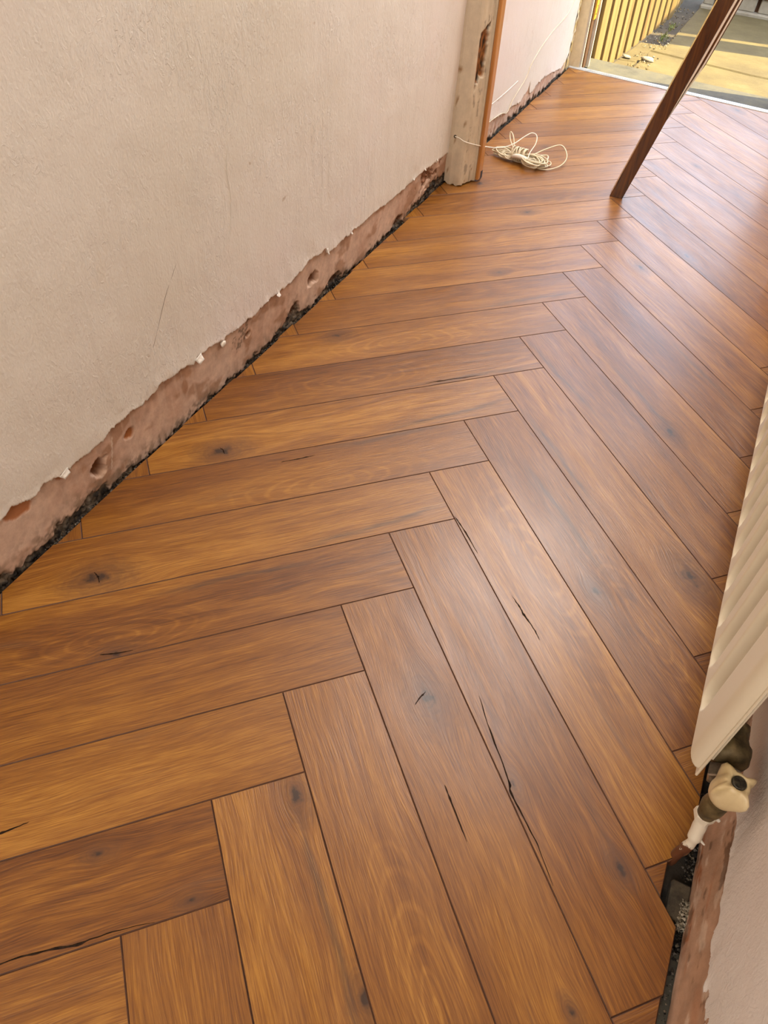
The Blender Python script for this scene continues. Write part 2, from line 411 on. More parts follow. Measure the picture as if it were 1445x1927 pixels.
KNOT = {('A', -1, 0): [(0.136, 0.0863, .020)], ('A', -3, 0): [(0.133, 0.090, .019)], ('B', 1, 0): [(0.186, 0.070, .020), (.583, .082, .007)],
        ('B', 3, 0): [(0.0263, 0.1006, .012), (.263, .118, .013)], ('B', 0, 0): [(0.4561, 0.0116, .009), (.589, .091, .010)],
        ('B', -3, 0): [(0.586, 0.090, .022)], ('A', 0, 0): [(0.27, 0.112, .012)], ('A', 3, 0): [(0.5847, 0.0252, .008), (.678, .108, .007)],
        ('B', -2, 0): [(0.447, 0.039, .012)],         ('B', -5, 0): [(.50, .03, .014)], ('B', -7, 0): [(.14, .1, .014)]}
CRACKS = {('B', 0, 0): [[(0.325, 0.021), (0.3878, 0.0135), (0.4482, 0.0085), (0.4652, 0.0040), (0.5011, 0.0056), (0.5354, 0.0068), (0.5825, 0.0032)]],
          ('B', -1, 0): [[(0.298, 0.0234), (0.318, .0258), (0.3368, 0.0258), (0.362, .0286), (0.3862, 0.0283)], [(0.1146, 0.0022), (0.1542, 0.0058), (0.2033, 0.0067)]],
          ('B', 1, 0): [[(0.31, 0.046), (0.3456, 0.0455), (0.3844, 0.0452)], [(0.1925, 0.0495), (0.184, .060), (0.1775, 0.0712)]],
          ('A', 3, 0): [[(0.45, .107), (0.4781, 0.1092), (0.5151, 0.1097), (0.5554, 0.1149), (0.5859, 0.1139), (0.6365, 0.1181)]],
          ('A', 2, 0): [[(0.335, 0.089), (0.36, 0.0865), (0.39, 0.0828)]],
          ('A', -2, 0): [[(0.3479, 0.0260), (0.3796, 0.0254), (0.4121, 0.0237)]],
          ('A', 0, 0): [[(0.2482, 0.1085), (0.27, .1125), (0.2935, 0.1140)]],
          ('A', -1, 0): [[(0.1322, 0.0744), (0.137, .085), (0.1382, 0.0977)]],
          ('A', -3, 0): [[(0.130, 0.080), (0.134, .088), (0.135, 0.0990)]],
          ('A', -4, 0): [[(0.4496, 0.1107), (0.5093, 0.1102), (0.5695, 0.1121)]]}
FIG = {('B', -1, 0): (.262, .098, .034), ('A', -2, 0): (.42, .098, .026), ('A', -5, 0): (.33, .076, .028), ('A', -4, 0): (.31, .062, .024), ('A', 0, 0): (.262, .085, .022)}
STREAK = {('A', -1, 0): (.42, .116, -.11), ('A', -3, 0): (.42, .114, -.11), ('A', -4, 0): (.40, .110, .01), ('A', -6, 0): (.42, .104, -.02), ('A', 0, 0): (.30, .020, .02),
          ('A', -2, 0): (.38, .012, -.02), ('B', -4, 0): (.0, .012, .05), ('B', -2, 0): (.12, .060, .04), ('B', -6, 0): (.30, .10, -.03), ('B', 3, 0): (.02, .100, .0), ('B', -5, 0): (.22, .03, .02), ('B', -3, 0): (.10, .012, .02)}
CUTR = {('A', -1, 1): 0.533, ('A', 0, 1): 0.5545}
random.seed(21)
for m_ in range(-3, 4):
    for k in range(-32, 16):
        for ty in 'AB':
            if ty == 'A': a0, a1, b0, b1 = -k-6+6*m_, -k+6*m_, k+6*m_, k+1+6*m_
            else: a0, a1, b0, b1 = -k+6*m_, -k+1+6*m_, k+6*m_, k+6+6*m_
            poly = []
            for a, b in ((a0, b0), (a0, b1), (a1, b1), (a1, b0)):
                s_ = (a+b)*BW*R2; t_ = (a-b)*BW*R2
                if ty == 'A': u_ = (a-a0)*BW; v_ = (b-b0)*BW
                else: u_ = (b-b0)*BW; v_ = (a-a0)*BW
                poly.append((s_, t_, u_, v_))
            rs = random.Random(k*131+m_*17+(5 if ty == 'B' else 0))
            lc = (-0.4550 if sum(p[1] for p in poly)/4 < 1.25 else -0.466)+rs.uniform(-.0025, .003)
            if min(p[1] for p in poly) > 2.68 or max(p[1] for p in poly) < -1.0: continue
            poly = clip(poly, -1, 0, -lc)
            if poly: poly = clip(poly, 1, 0, CUTR.get((ty, k, m_), 0.5555+rs.uniform(-.002, .002)))
            if poly: poly = clip(poly, 0.045, 0.999, 2.668-0.010)
            if poly: poly = clip(poly, 0, -1, 1.0)
            if len(poly) < 3 or parea(poly) < 2e-5: continue
            # counter-clockwise
            ar = sum(poly[i][0]*poly[(i+1) % len(poly)][1]-poly[(i+1) % len(poly)][0]*poly[i][1] for i in range(len(poly)))
            if ar < 0: poly = poly[::-1]
            # drop duplicate points
            q = [p for i, p in enumerate(poly) if (Vector(p[:2])-Vector(poly[i-1][:2])).length > 1e-4]
            if len(q) < 3: continue
            poly = q
            gap = inset(poly, 0.00015); top = inset(poly, 0.00115)
            if parea([(x, y) for x, y in top]) < 1e-5: continue
            n = len(poly); vs = []; uvs = []
            def uvof(x, y):
                if ty == 'A':
                    a = (x+y)/(2*R2)/BW; b = (x-y)/(2*R2)/BW; return ((a-a0)*BW, (b-b0)*BW)
                a = (x+y)/(2*R2)/BW; b = (x-y)/(2*R2)/BW; return ((b-b0)*BW, (a-a0)*BW)
            for ring, z in ((top, 0.0), (gap, -0.0009), (gap, -0.0115)):
                for x, y in ring: vs.append((x, y, z)); uvs.append(uvof(x, y))
            fs = [tuple(range(n))]; fm = [0]
            for i in range(n):
                j = (i+1) % n
                fs.append((i, i+n, j+n, j)); fm.append(1)
                fs.append((i+n, i+2*n, j+2*n, j+n)); fm.append(2)
            bd = mesh('floorboard', vs, fs, parent=floor, uvs=uvs, mats=[M_OAK, M_BEVEL, M_CORE], fm=fm)
            key = (ty, k, m_)
            bd['seed'] = rs.uniform(0, 60); bd['tone'] = TONE.get(key, rs.uniform(-.035, .045))
            ks = KNOT.get(key)
            if ks is None and m_ == 0 and rs.random() < .25: ks = [(rs.uniform(.1, .62), rs.uniform(.02, .1), rs.uniform(.007, .016))]
            ks = (ks or [])+[(-5., -5., .01)]*2
            bd['streak'] = list(STREAK.get(key, (-9., -9., 0.))); bd['figure'] = list(FIG.get(key, (rs.uniform(.1, .6), rs.uniform(.03, .09), .026) if rs.random() < .10 else (-5., -5., .02))); bd['knot1'] = list(ks[0]); bd['knot2'] = list(ks[1])
            for ci, cr in enumerate(CRACKS.get(key, [])):
                pts = smoothpath([(u, v, 0) for u, v in cr], 7); vv = []; ff = []
                for i, p in enumerate(pts):
                    d = (pts[min(i+1, len(pts)-1)]-pts[max(i-1, 0)]).normalized(); nn = Vector((-d.y, d.x, 0))
                    tt = i/(len(pts)-1)
                    wd = 0.0015*math.sin(math.pi*min(max(tt, .03), .97))**.6*(0.5+abs(noise.noise(Vector((tt*9+ci*3, k, m_))))*1.5)
                    off = nn*noise.noise(Vector((tt*14, k*3.1, ci)))*0.0012
                    for sg in (-1, 1):
                        c = p+off+nn*wd*sg
                        a = (a0+c.x/BW) if ty == 'A' else (a0+c.y/BW)
                        b = (b0+c.y/BW) if ty == 'A' else (b0+c.x/BW)
                        vv.append(((a+b)*BW*R2, (a-b)*BW*R2, 0.00022))
                for i in range(len(pts)-1): ff.append((2*i, 2*i+1, 2*i+3, 2*i+2))
                o = mesh('wood_crack', vv, ff, M_CRACK, bd); o['label'] = 'thin black split in the grain'

# ------------------------------------------------------------------ walls
EDGE_L = [(-0.3456, 0.1079), (-0.334, 0.1107), (-0.3218, 0.1149), (-0.2999, 0.1067), (-0.2891, 0.101), (-0.2695, 0.1033), (-0.2634, 0.1098), (-0.2261, 0.0997), (-0.2062, 0.0991), (-0.1771, 0.0993), (-0.1476, 0.098), (-0.1236, 0.0975), (-0.1091, 0.1085), (-0.0875, 0.1046), (-0.0683, 0.1067), (-0.0535, 0.1093), (-0.0387, 0.1018), (-0.016, 0.1042), (0.0071, 0.1067), (0.0218, 0.1149), (0.0513, 0.108), (0.0802, 0.1058), (0.0941, 0.1072), (0.114, 0.0951), (0.1305, 0.1074), (0.1615, 0.1033), (0.1966, 0.0993), (0.2103, 0.095), (0.2121, 0.1008), (0.2284, 0.0967), (0.2645, 0.0927), (0.2995, 0.0958), (0.3214, 0.0902), (0.3383, 0.0955), (0.3823, 0.0994), (0.4098, 0.0979), (0.4597, 0.0962), (0.4893, 0.1008), (0.5233, 0.1078), (0.5503, 0.1122), (0.5818, 0.1045), (0.614, 0.1093), (0.6227, 0.0907), (0.6648, 0.0895), (0.6904, 0.0937), (0.7302, 0.0923), (0.7479, 0.0959), (0.7992, 0.0906), (0.8367, 0.0957), (0.8761, 0.0939), (0.927, 0.0903), (0.9901, 0.0898), (1.0444, 0.091), (1.1062, 0.0926), (1.1588, 0.0936), (1.1705, 0.0943), (1.2207, 0.0896), (1.2584, 0.0893), (1.344, 0.0863)]
GRIME_L = [(-0.3739, 0.0217), (-0.361, 0.004), (-0.3313, 0.0071), (-0.284, 0.0077), (-0.22, 0.0125), (-0.1888, 0.0149), (-0.1472, 0.0181), (-0.1403, -0.002), (-0.109, 0.0036), (-0.0635, -0.006), (-0.0123, -0.008), (0.0425, -0.009), (0.0765, -0.0085), (0.1094, -0.0009), (0.1625, -0.0058), (0.2266, -0.0054), (0.2809, -0.0045), (0.2812, 0.0009), (0.3625, -0.0029), (0.436, 0.014), (0.4514, 0.0236), (0.4897, 0.0367), (0.5003, 0.0068), (0.56, -0.0059), (0.6269, 0.0114), (0.679, 0.0166), (0.7069, -0.0035), (0.8015, -0.0051), (0.8501, -0.0018), (0.9531, 0.0029), (1.0273, 0.0171), (1.0539, -0.0033), (1.0963, 0.015), (1.19, 0.0251), (1.2488, 0.0393), (1.333, 0.0304)]
EDGE_P = [(1.35, 0.06), (1.763, 0.0558), (1.9203, 0.0337), (1.9478, 0.0431), (2.0588, 0.0273), (2.0953, 0.0437), (2.1317, 0.0518), (2.1446, 0.0778), (2.1600, 0.034), (2.1911, 0.0264), (2.2431, 0.0417), (2.3306, 0.0455), (2.4318, 0.0361), (2.5721, 0.0204), (2.6092, 0.029), (2.66, .06), (2.69, .12)]
EDGE_R = [(-0.60, 0.058), (-0.491, 0.0578), (-0.4683, 0.0579), (-0.4226, 0.0563), (-0.4003, 0.0549), (-0.3892, 0.0661), (-0.3769, 0.0665), (-0.34, 0.0657), (-0.3252, 0.0682), (-0.2963, 0.0713), (-0.2792, 0.0761), (-0.2576, 0.0716), (-0.15, 0.0765), (-0.0743, 0.0718)]
PINK = (0.51, 0.325, 0.23); PINKL = (0.60, 0.42, 0.315); BROWN = (0.23, 0.085, 0.030); ORNG = (0.40, 0.15, 0.05)
GREY = (0.11, 0.098, 0.082); BLACK = (0.012, 0.010, 0.009); CREAM = (0.66, 0.56, 0.44)
HOLES = [(-0.150, 0.058, 0.021, 0.020, 0.022), (0.560, 0.056, 0.026, 0.0155, 0.018), (0.294, 0.061, 0.011, 0.0065, 0.008)]

def relief(name, t0, t1, z0, z1, res, sfun, cfun, mat, parent, zres=None):
    """plaster surface: sfun(t,z) gives the wall-normal coordinate"""
    nt = int((t1-t0)/res)+1; nz = int((z1-z0)/(zres or res))+1
    vs = []; cs = []; fs = []
    for i in range(nt):
        t = t0+(t1-t0)*i/(nt-1)
        for j in range(nz):
            z = z0+(z1-z0)*j/(nz-1)
            s, c = sfun(t, z); vs.append((s, t, z)); cs.append(c)
    for i in range(nt-1):
        for j in range(nz-1):
            a = i*nz+j; fs.append((a, a+nz, a+nz+1, a+1))
    return mesh(name, vs, fs, mat, parent, True, cs)
def left_plaster(t, z):
    n1 = fn(t*6, z*6, 1.3); n2 = fn(t*30, z*30, 4.1, 4); n3 = fn(t*110, z*110, 9.0, 3)
    c = mixc(PINK, PINKL, 0.5+n1*1.3+n2*0.4)
    dep = 0.0; dep += n1*0.0012+n2*0.0006
    # stains
    c = mixc(c, (0.33, 0.17, 0.09), sstep(0.12, 0.42, fn(t*14, z*22, 6.6, 4))*0.7)
    # fine vertical dribbles
    c = mixc(c, (0.60, 0.42, 0.31), sstep(.25, .45, fn(t*75, z*5, 2.0, 2))*0.4)
    for (ht, hz, rt_, rz, hd) in HOLES:
        q = math.hypot((t-ht)/rt_, (z-hz)/rz)+n2*0.45+n3*.2
        k = 1-sstep(0.55, 1.0, q)
        dep += hd*k
        c = mixc(c, PINKL, (1-sstep(1.0, 1.15, q))*0.6)
        c = mixc(c, BROWN, 1-sstep(0.62, 0.9, q)); c = mixc(c, (0.10, 0.04, 0.018), (1-sstep(0.2, 0.6, q)))
    # shallow broken patch and orange chip under the paint edge
    q = math.hypot((t+0.071)/.020, (z-.066)/.011)+n2*1.2
    k = 1-sstep(.7, 1.0, q); dep += .004*k; c = mixc(c, ORNG, k)
    q = math.hypot((t+0.312)/.032, (z-.099)/.013)+n2*.5
    k = 1-sstep(.8, 1.0, q); dep += .0015*k; c = mixc(c, (0.42, .17, .07), k)
    q = math.hypot((t+0.225)/.014, (z-.098)/.009)+n2*.5
    k = 1-sstep(.8, 1.0, q); dep += .001*k; c = mixc(c, (0.36, .14, .055), k)
    q = math.hypot((t-1.20)/.07, (z-.062)/.026)+n2*1.1
    k = 1-sstep(.7, 1.0, q); dep += .012*k*(.6+n3); c = mixc(c, BROWN, k*.8)
    q = math.hypot((t-.085)/.010, (z-.064)/.018)+n2*.4
    c = mixc(c, (0.30, .13, .05), (1-sstep(.6, 1.1, q))*.6)
    # pale trowel line
    if abs(t+0.118-(z-.058)*.28) < .0013 and .03 < z < .088: c = mixc(c, (.66, .52, .40), .8)
    # grime and broken plaster at the foot
    g = lerp(GRIME_L, t)-.003+n2*0.009+n3*0.006
    soft = fn(t*9, z*14, 12.5, 4)
    k = 1-sstep(g-0.001, g+0.0015, z)
    dep += 0.007*k*(0.75+n3*1.2)
    halo = 1-sstep(g, g+0.016+soft*.02, z)
    spk = sstep(-0.05, 0.22, n3+n2*.5)
    c = mixc(c, (0.17, 0.11, 0.07), halo*spk*0.85)
    far = 1-sstep(g, g+.05, z)
    c = mixc(c, (0.26, .17, .11), far*sstep(.0, .3, fn(t*55, z*55, 90, 4))*(.9 if t < .0 else .4))
    kc = mixc((.022, .016, .012), (.20, .15, .105), sstep(-.3, .22, n3+n2*.7))
    c = mixc(c, kc, k)
    # brown hollows above the grime
    for ht, hz, r1, r2 in ((.479, .024, .022, .014), (.664, .012, .03, .010), (1.016, .012, .035, .012)):
        q = math.hypot((t-ht)/r1, (z-hz)/r2)+n2*.5
        kk = 1-sstep(.7, 1, q); dep += .010*kk; c = mixc(c, mixc(BROWN, BLACK, .35), kk*.9)
    return -0.4650-dep, c
def wall_behind(name, x0, x1, y0, y1): 
    o = box(name, x0, x1, y0, y1, -0.075, 2.40, M_PAINT); return tag(o, kind='structure')
wl_ = wall_behind('wall_left', -0.60, -0.500, -2.0, 2.90)
relief('plaster_strip', -0.52, 1.352, -0.022, 0.126, 0.0024, left_plaster, None, M_PLASTER, wl_, 0.0024)

def paint_sheet(name, t0, t1, table, s_back, side, parent, res=0.0026, thick=0.0024, seed=0.0, top=2.40, amp=1.0):
    """painted skim coat with a torn lower edge; side=+1 faces +x, -1 faces -x"""
    rows = [0, .0006, .0022, .005, .010, .018, .030, .05, .08, .12, .17, .24]
    nt = int((t1-t0)/res)+1; vs = []; fs = []
    nr = len(rows)+3
    for i in range(nt):
        t = t0+(t1-t0)*i/(nt-1)
        zb = lerp(table, t)+amp*(noise.noise(Vector((t*70, seed, 1)))*.0040+noise.noise(Vector((t*210, seed, 2)))*.0042+noise.noise(Vector((t*520, seed, 3)))*.0020)
        lift = max(0, noise.noise(Vector((t*45, seed, 7)))) * .0035
        vs.append((s_back-side*.004, t, zb-.0002))
        for j, r in enumerate(rows):
            if j == 0: s = .0002+lift*.5
            elif j == 1: s = thick*.8+lift
            else:
                s = thick+lift*max(0, 1-r/.012)+(fn(t*22, (zb+r)*22, seed, 3)*.0011+max(0, fn(t*60, (zb+r)*90, seed+4, 3))*.0016*max(0, 1-r/.06))
            vs.append((s_back+side*s, t, zb+r))
        vs.append((s_back+side*thick, t, .6)); vs.append((s_back+side*thick, t, top))
    for i in range(nt-1):
        for j in range(nr-1):
            a = i*nr+j
            fs.append((a, a+nr, a+nr+1, a+1) if side > 0 else (a, a+1, a+nr+1, a+nr))
    o = mesh(name, vs, fs, M_PAINT, parent, True); return o
paint_sheet('paint_coat', -0.55, 1.352, EDGE_L, -0.4640, 1, wl_)
box('wall_core', -0.505, -0.4665, -2.0, -0.55, -.02, 2.40, M_PAINT, wl_)
# loose curled flakes along the torn paint edge
def flake(t, z, w, h, curl, rot, parent, s=-0.4612):
    vs = []; fs = []; N = 5
    rnd = random.Random(int(t*1e4))
    for i in range(N):
        for j in range(N):
            a = (i/(N-1)-.5)*w*(1-.35*j/(N-1)*rnd.uniform(.7, 1.2)); b = -j/(N-1)*h
            vs.append((s+.0008+curl*(j/(N-1))**2, t+a*math.cos(rot)-b*math.sin(rot), z+a*math.sin(rot)+b*math.cos(rot)))
    for i in range(N-1):
        for j in range(N-1):
            q = i*N+j; fs.append((q, q+N, q+N+1, q+1))
    o = mesh('paint_flake', vs, fs, M_PAINT, parent, True)
    md = o.modifiers.new('t', 'SOLIDIFY'); md.thickness = .0007
for t, z, w_, h, c_, r_ in ((.128, .108, .020, .012, .006, .25), (-.222, .104, .020, .009, .004, .3), (.405, .099, .012, .006, .005, .2), (.618, .106, .006, .014, .004, .1),
                            (.735, .096, .006, .005, .003, .3), (1.165, .101, .006, .006, .004, .2), (1.09, .099, .008, .004, .003, .2), (1.25, .098, .006, .006, .003, .5)):
    flake(t, z, w_, h, c_, r_, wl_)
# lump of old filler stuck on the edge, hairline cracks in the paint
bm = bmesh.new(); bmesh.ops.create_icosphere(bm, subdivisions=2, radius=.007)
for v in bm.verts:
    v.co *= 1+noise.noise(v.co*260)*.5; v.co = Vector((v.co.x*.6-.461, v.co.y+.207, v.co.z*.9+.090))
from_bm('filler_lump', bm, M_FLAKE, wl_, True)
def wallpt(pts): return [(-.4616, t, z) for t, z in pts]
tube('hairline_crack', wallpt([(.145, .345), (.105, .30), (.07, .262), (.045, .226), (.020, .19)]), .00028, M_BEVEL, wl_, 4)
tube('hairline_crack', wallpt([(.272, .435), (.265, .40), (.27, .35), (.262, .30), (.25, .26), (.255, .225), (.24, .20)]), .0006, M_PAINT, wl_, 4)

# rubble and grime lying in the gap along the left wall
def rubble(name, n, tr, sr, zr, size, cols, seed, label, cat):
    rnd = random.Random(seed); vs = []; fs = []; cs = []
    for i in range(n):
        t = rnd.uniform(*tr); s = rnd.uniform(*sr); z = rnd.uniform(*zr); r = rnd.uniform(*size)
        dens = noise.noise(Vector((t*7, seed, 0)))
        if dens < -.25: continue
        base = len(vs); c = rnd.choice(cols)
        for d in ((1, 0, 0), (-1, 0, 0), (0, 1, 0), (0, -1, 0), (0, 0, 1), (0, 0, -1)):
            k = r*rnd.uniform(.5, 1.2)
            vs.append((s+d[0]*k+rnd.uniform(-.3, .3)*r, t+d[1]*k+rnd.uniform(-.3, .3)*r, z+d[2]*k*.8)); cs.append(c)
        for f in ((0, 2, 4), (2, 1, 4), (1, 3, 4), (3, 0, 4), (2, 0, 5), (1, 2, 5), (3, 1, 5), (0, 3, 5)):
            fs.append(tuple(base+q for q in f))
    o = mesh(name, vs, fs, M_RUBBLE, None, False, cs)
    return tag(o, label, cat, None, 'stuff')
rubble('wall_foot_rubble', 5200, (-.52, 1.34), (-.474, -.4565), (-.021, -.011), (.0007, .0026),
       [(.03, .025, .02), (.08, .068, .055), GREY, (.12, .085, .06), (.20, .17, .14), (.30, .26, .21)], 3,
       'blackened mortar crumbs filling the gap between left wall and floorboards', 'rubble')
rubble('porch_wall_rubble', 1500, (1.52, 2.69), (-.482, -.469), (-.021, -.014), (.0009, .0030),
       [BLACK, (.05, .045, .04), GREY, (.25, .22, .18), (.30, .26, .2)], 8,
       'grey crumbs along the foot of the wall behind the coiled cable', 'rubble')
rubble('radiator_pipe_rubble', 2600, (-.62, -.20), (.556, .578), (-.021, -.009), (.0007, .0028),
       [BLACK, BLACK, (.03, .025, .018), GREY, (.16, .13, .09)], 5,
       'dark dirt filling the gap below the bare plaster beside the radiator valve', 'dirt')
rubble('mortar_lump', 420, (-.385, -.352), (.557, .572), (-.012, .000), (.0008, .0026),
       [(.30, .26, .19), (.22, .19, .13), (.12, .10, .07), (.36, .32, .25)], 11,
       'pale crumbly mortar heap in the gap just below the pipe hole', 'mortar')

# porch wall, past the door frame
def porch_plaster(t, z):
    n1 = fn(t*8, z*8, 31.3); n2 = fn(t*40, z*40, 34.1, 4); n3 = fn(t*120, z*120, 39.0, 3)
    c = mixc((0.50, 0.33, 0.24), (0.62, 0.46, 0.36), .5+n1+n2*.8)
    c = mixc(c, (.42, .20, .11), sstep(.15, .4, n2)*.6)
    dep = n1*.001+n2*.0015
    g = -.006+n2*.016+n1*.010
    k = 1-sstep(g-.001, g+.002, z); dep += .008*k; c = mixc(c, mixc((.05, .04, .03), (.30, .26, .21), sstep(-.3, .2, n3+n2*.5)), k)
    if z > .09 or t > 2.62: c = mixc(c, (.62, .50, .26), sstep(-.2, .2, n2))
    return -0.4780-dep, c
relief('plaster_strip', 1.50, 2.712, -.022, .20, .004, porch_plaster, None, M_PLASTER, wl_)
def pw_edge(t): return lerp(EDGE_P, t)
paint_sheet('paint_coat', 1.42, 2.66, EDGE_P, -0.4768, 1, wl_, .003, .0022, 5.0, 2.4, 1.6)
relief('broken_plaster_corner', 2.652, 2.712, -.01, 1.2, .006, lambda t, z: (-0.4735-fn(t*60, z*40, 3, 4)*.006-.004*sstep(2.66, 2.71, t),
       mixc((.66, .58, .42), (.52, .38, .14), sstep(-.2, .25, fn(t*50, z*30, 8, 4)))), None, M_PLASTER, wl_)
# old paint ridges on the porch wall
tube('paint_ridge', [(-.4745, 1.60, .112), (-.4745, 1.85, .112), (-.4745, 1.98, .118)], .0012, M_PAINT, wl_, 5)

# right wall
wr = wall_behind('wall_right', 0.600, 0.70, -2.0, 2.90)
def right_plaster(t, z):
    n1 = fn(t*6, z*6, 51.3); n2 = fn(t*28, z*28, 54.1, 4); n3 = fn(t*110, z*110, 59.0, 3)
    st = fn(t*16, z*90, 57.0, 5)
    c = mixc((.40, .23, .14), (.50, .31, .21), .5+n1*1.5+st*.5)
    c = mixc(c, (.33, .11, .035), sstep(.10, .35, fn(t*9, z*30, 63.0, 4))*.85*(1 if -.40 < t < -.2 else .35))
    c = mixc(c, (.62, .46, .34), sstep(.22, .4, fn(t*16, z*70, 66.0, 4))*.6)
    c = mixc(c, (.12, .06, .03), sstep(.28, .42, fn(t*22, z*40, 69.0, 4))*.7)
    e = lerp(EDGE_R, t); k = sstep(e-.006, e, z)*(1 if t > -.24 else 0)
    c = mixc(c, (.05, .03, .02), k*sstep(-.35, .05, n2))
    bulge = .0135*sstep(.075, .005, z) if z < .075 else 0
    s = .5800-.0135*(1-sstep(.0, .075, z))+(.012 if z < -.008 else 0)*sstep(-.008, -.02, z)
    return s+n1*.001+n2*.0007, c
relief('plaster_strip', -.60, .10, -.022, .10, .0022, right_plaster, None, M_PLASTER, wr, .0022)
relief('plaster_strip', .10, 1.35, -.022, .10, .008, right_plaster, None, M_PLASTER, wr, .006)
relief('plaster_strip', -1.04, -.60, -.022, .10, .008, right_plaster, None, M_PLASTER, wr, .006)
wr.data.polygons  # structure box stays behind the strip
paint_sheet('paint_coat', -1.10, 1.36, EDGE_R, .5800, -1, wr, .003, .0016, 9.0, 2.4, .6)
# flip: strip of the right wall faces -x
for o in wr.children:
    if o.name.startswith('plaster_strip'): o.data.flip_normals()
box('wall_core', .5825, .605, -2.0, -1.05, -.02, 2.40, M_PAINT, wr)
box('wall_core', .5825, .605, 1.33, 2.72, -.02, 2.40, M_PAINT, wr)

tag(box('ceiling', -0.60, 0.70, -2.0, 2.90, 2.40, 2.50, M_CEIL), kind='structure')
bm = bmesh.new()
bx(bm, -.60, .70, -2.1, -2.0, -.05, 2.5)
tag(from_bm('wall_back', bm, M_PAINT), kind='structure')
bm = bmesh.new()
bx(bm, -.50, -.440, 2.79, 2.90, -.05, 2.5); bx(bm, .44, .60, 2.72, 2.90, -.05, 2.5); bx(bm, -.415, .44, 2.72, 2.90, 2.02, 2.5)
tag(from_bm('wall_front', bm, M_RENDER), kind='structure')

# ------------------------------------------------------------------ door frame between hall and porch
d1 = empty('door_1', (-.42, 1.36, 0)); tag(d1, kind='structure')
def extr(name, poly, z0, z1, mat, parent, dz=0.02, colf=None, lean=0.0, jag=0.0):
    n = len(poly); nz = max(2, int((z1-z0)/dz)+1); vs = []; fs = []; cs = []
    for j in range(nz):
        z = z0+(z1-z0)*(j/(nz-1))**1.0
        for i, (x, y) in enumerate(poly):
            zz = z+(noise.noise(Vector((x*90, y*90, 3)))*jag if j == 0 else 0)
            vs.append((x+lean*z, y, zz)); cs.append(colf(x, y, z, i) if colf else (1, 1, 1))
    for j in range(nz-1):
        for i in range(n):
            k = (i+1) % n; fs.append((j*n+i, j*n+k, (j+1)*n+k, (j+1)*n+i))
    fs.append(tuple(range(n-1, -1, -1))); fs.append(tuple((nz-1)*n+i for i in range(n)))
    o = mesh(name, vs, fs, mat, None, False, cs if colf else None)
    if parent: o.parent = parent; o.matrix_parent_inverse = Matrix.Translation(-Vector(parent.location))
    return o
LEAN = -.019
def rel(o, p):
    o.parent = p; o.matrix_parent_inverse = Matrix.Translation(-Vector(p.location)); return o
def dense(poly, step=.004):
    out = []
    for i in range(len(poly)):
        a = Vector(poly[i]); b = Vector(poly[(i+1) % len(poly)]); n = max(1, int((b-a).length/step))
        for q in range(n): out.append(tuple(a+(b-a)*q/n))
    return out
def framecol(base, chip):
    def f(x, y, z, i):
        n = fn(x*60, y*60+z*14, z*8, 4); c = mixc(base, tuple(b*.93 for b in base), sstep(-.2, .3, n))
        c = mixc(c, chip, sstep(.70, .78, fn(x*90, y*90, z*34+7, 3)))
        return mixc(c, (.40, .27, .16), (1-sstep(.0, .03, z+n*.04))*.5)
    return f
arch = dense([(-.464, 1.338), (-.447, 1.336), (-.434, 1.338), (-.420, 1.339), (-.413, 1.341), (-.4095, 1.346), (-.4105, 1.3515), (-.464, 1.3515)], .004)
extr('architrave', arch, .004, 2.1, M_FRAMEPAINT, d1, .012, framecol((.62, .52, .385), (.30, .18, .09)), LEAN, .010)
# lining with the gouged hinge recess (splintered wood)
def lining_face():
    A = Vector((-.4105, 1.350)); B = Vector((-.3955, 1.393)); nn = Vector((.944, -.329)); vs = []; cs = []; fs = []
    npp, nz = 20, 260
    for i in range(npp):
        for j in range(nz):
            p = i/(npp-1); z = .006+.62*j/(nz-1); q0 = A+(B-A)*p
            n2 = fn(p*3, z*40, 81, 4)
            c = framecol((.60, .50, .365), (.34, .22, .12))(q0.x, q0.y, z, 0)
            c = mixc(c, (.16, .13, .10), sstep(.38, .5, fn(p*4+9, z*30, 77, 4))*.55)
            q = max(abs(z-.335-.05*(p-.3))/.062, abs(p-.36)/.42)+n2*.35
            k = 1-sstep(.8, 1.0, q)
            c = mixc(c, mixc((.30, .115, .03), (.022, .012, .007), sstep(-.15, .2, fn(p*7, z*26, 5, 3))), k)
            # beaded edges of the moulding
            rel_ = .0022*math.sin(p*math.pi*2.2)**2
            d = rel_-.0085*k+n2*.0004
            w_ = q0+nn*d; vs.append((w_.x+LEAN*z, w_.y, z)); cs.append(c)
    for i in range(npp-1):
        for j in range(nz-1):
            a = i*nz+j; fs.append((a, a+nz, a+nz+1, a+1))
    return mesh('lining_face', vs, fs, M_FRAMEPAINT, None, True, cs)
rel(lining_face(), d1)
extr('door_lining', dense([(-.47, 1.3745), (-.414, 1.3745), (-.408, 1.394), (-.396, 1.394), (-.389, 1.397), (-.389, 1.410), (-.47, 1.410)], .01), .004, .60, M_FRAMEPAINT, d1, .05, framecol((.58, .48, .35), (.34, .22, .12)), LEAN)
extr('door_lining', dense([(-.47, 1.3725), (-.4105, 1.3725), (-.3955, 1.393), (-.389, 1.397), (-.389, 1.410), (-.47, 1.410)], .01), .60, 2.1, M_FRAMEPAINT, d1, .05, framecol((.58, .48, .35), (.34, .22, .12)), LEAN)
o = extr('door_stop', [(-.3885, 1.402), (-.3815, 1.401), (-.3795, 1.404), (-.3795, 1.432), (-.3885, 1.432)], .006, 2.1, M_VARN, d1, .2, None, LEAN); o['label'] = 'orange varnished wooden door stop'
extr('back_lining', dense([(-.47, 1.4105), (-.3960, 1.4105), (-.3960, 1.480), (-.47, 1.480)], .012), .010, 2.1, M_VARN, d1, .2, None, LEAN)
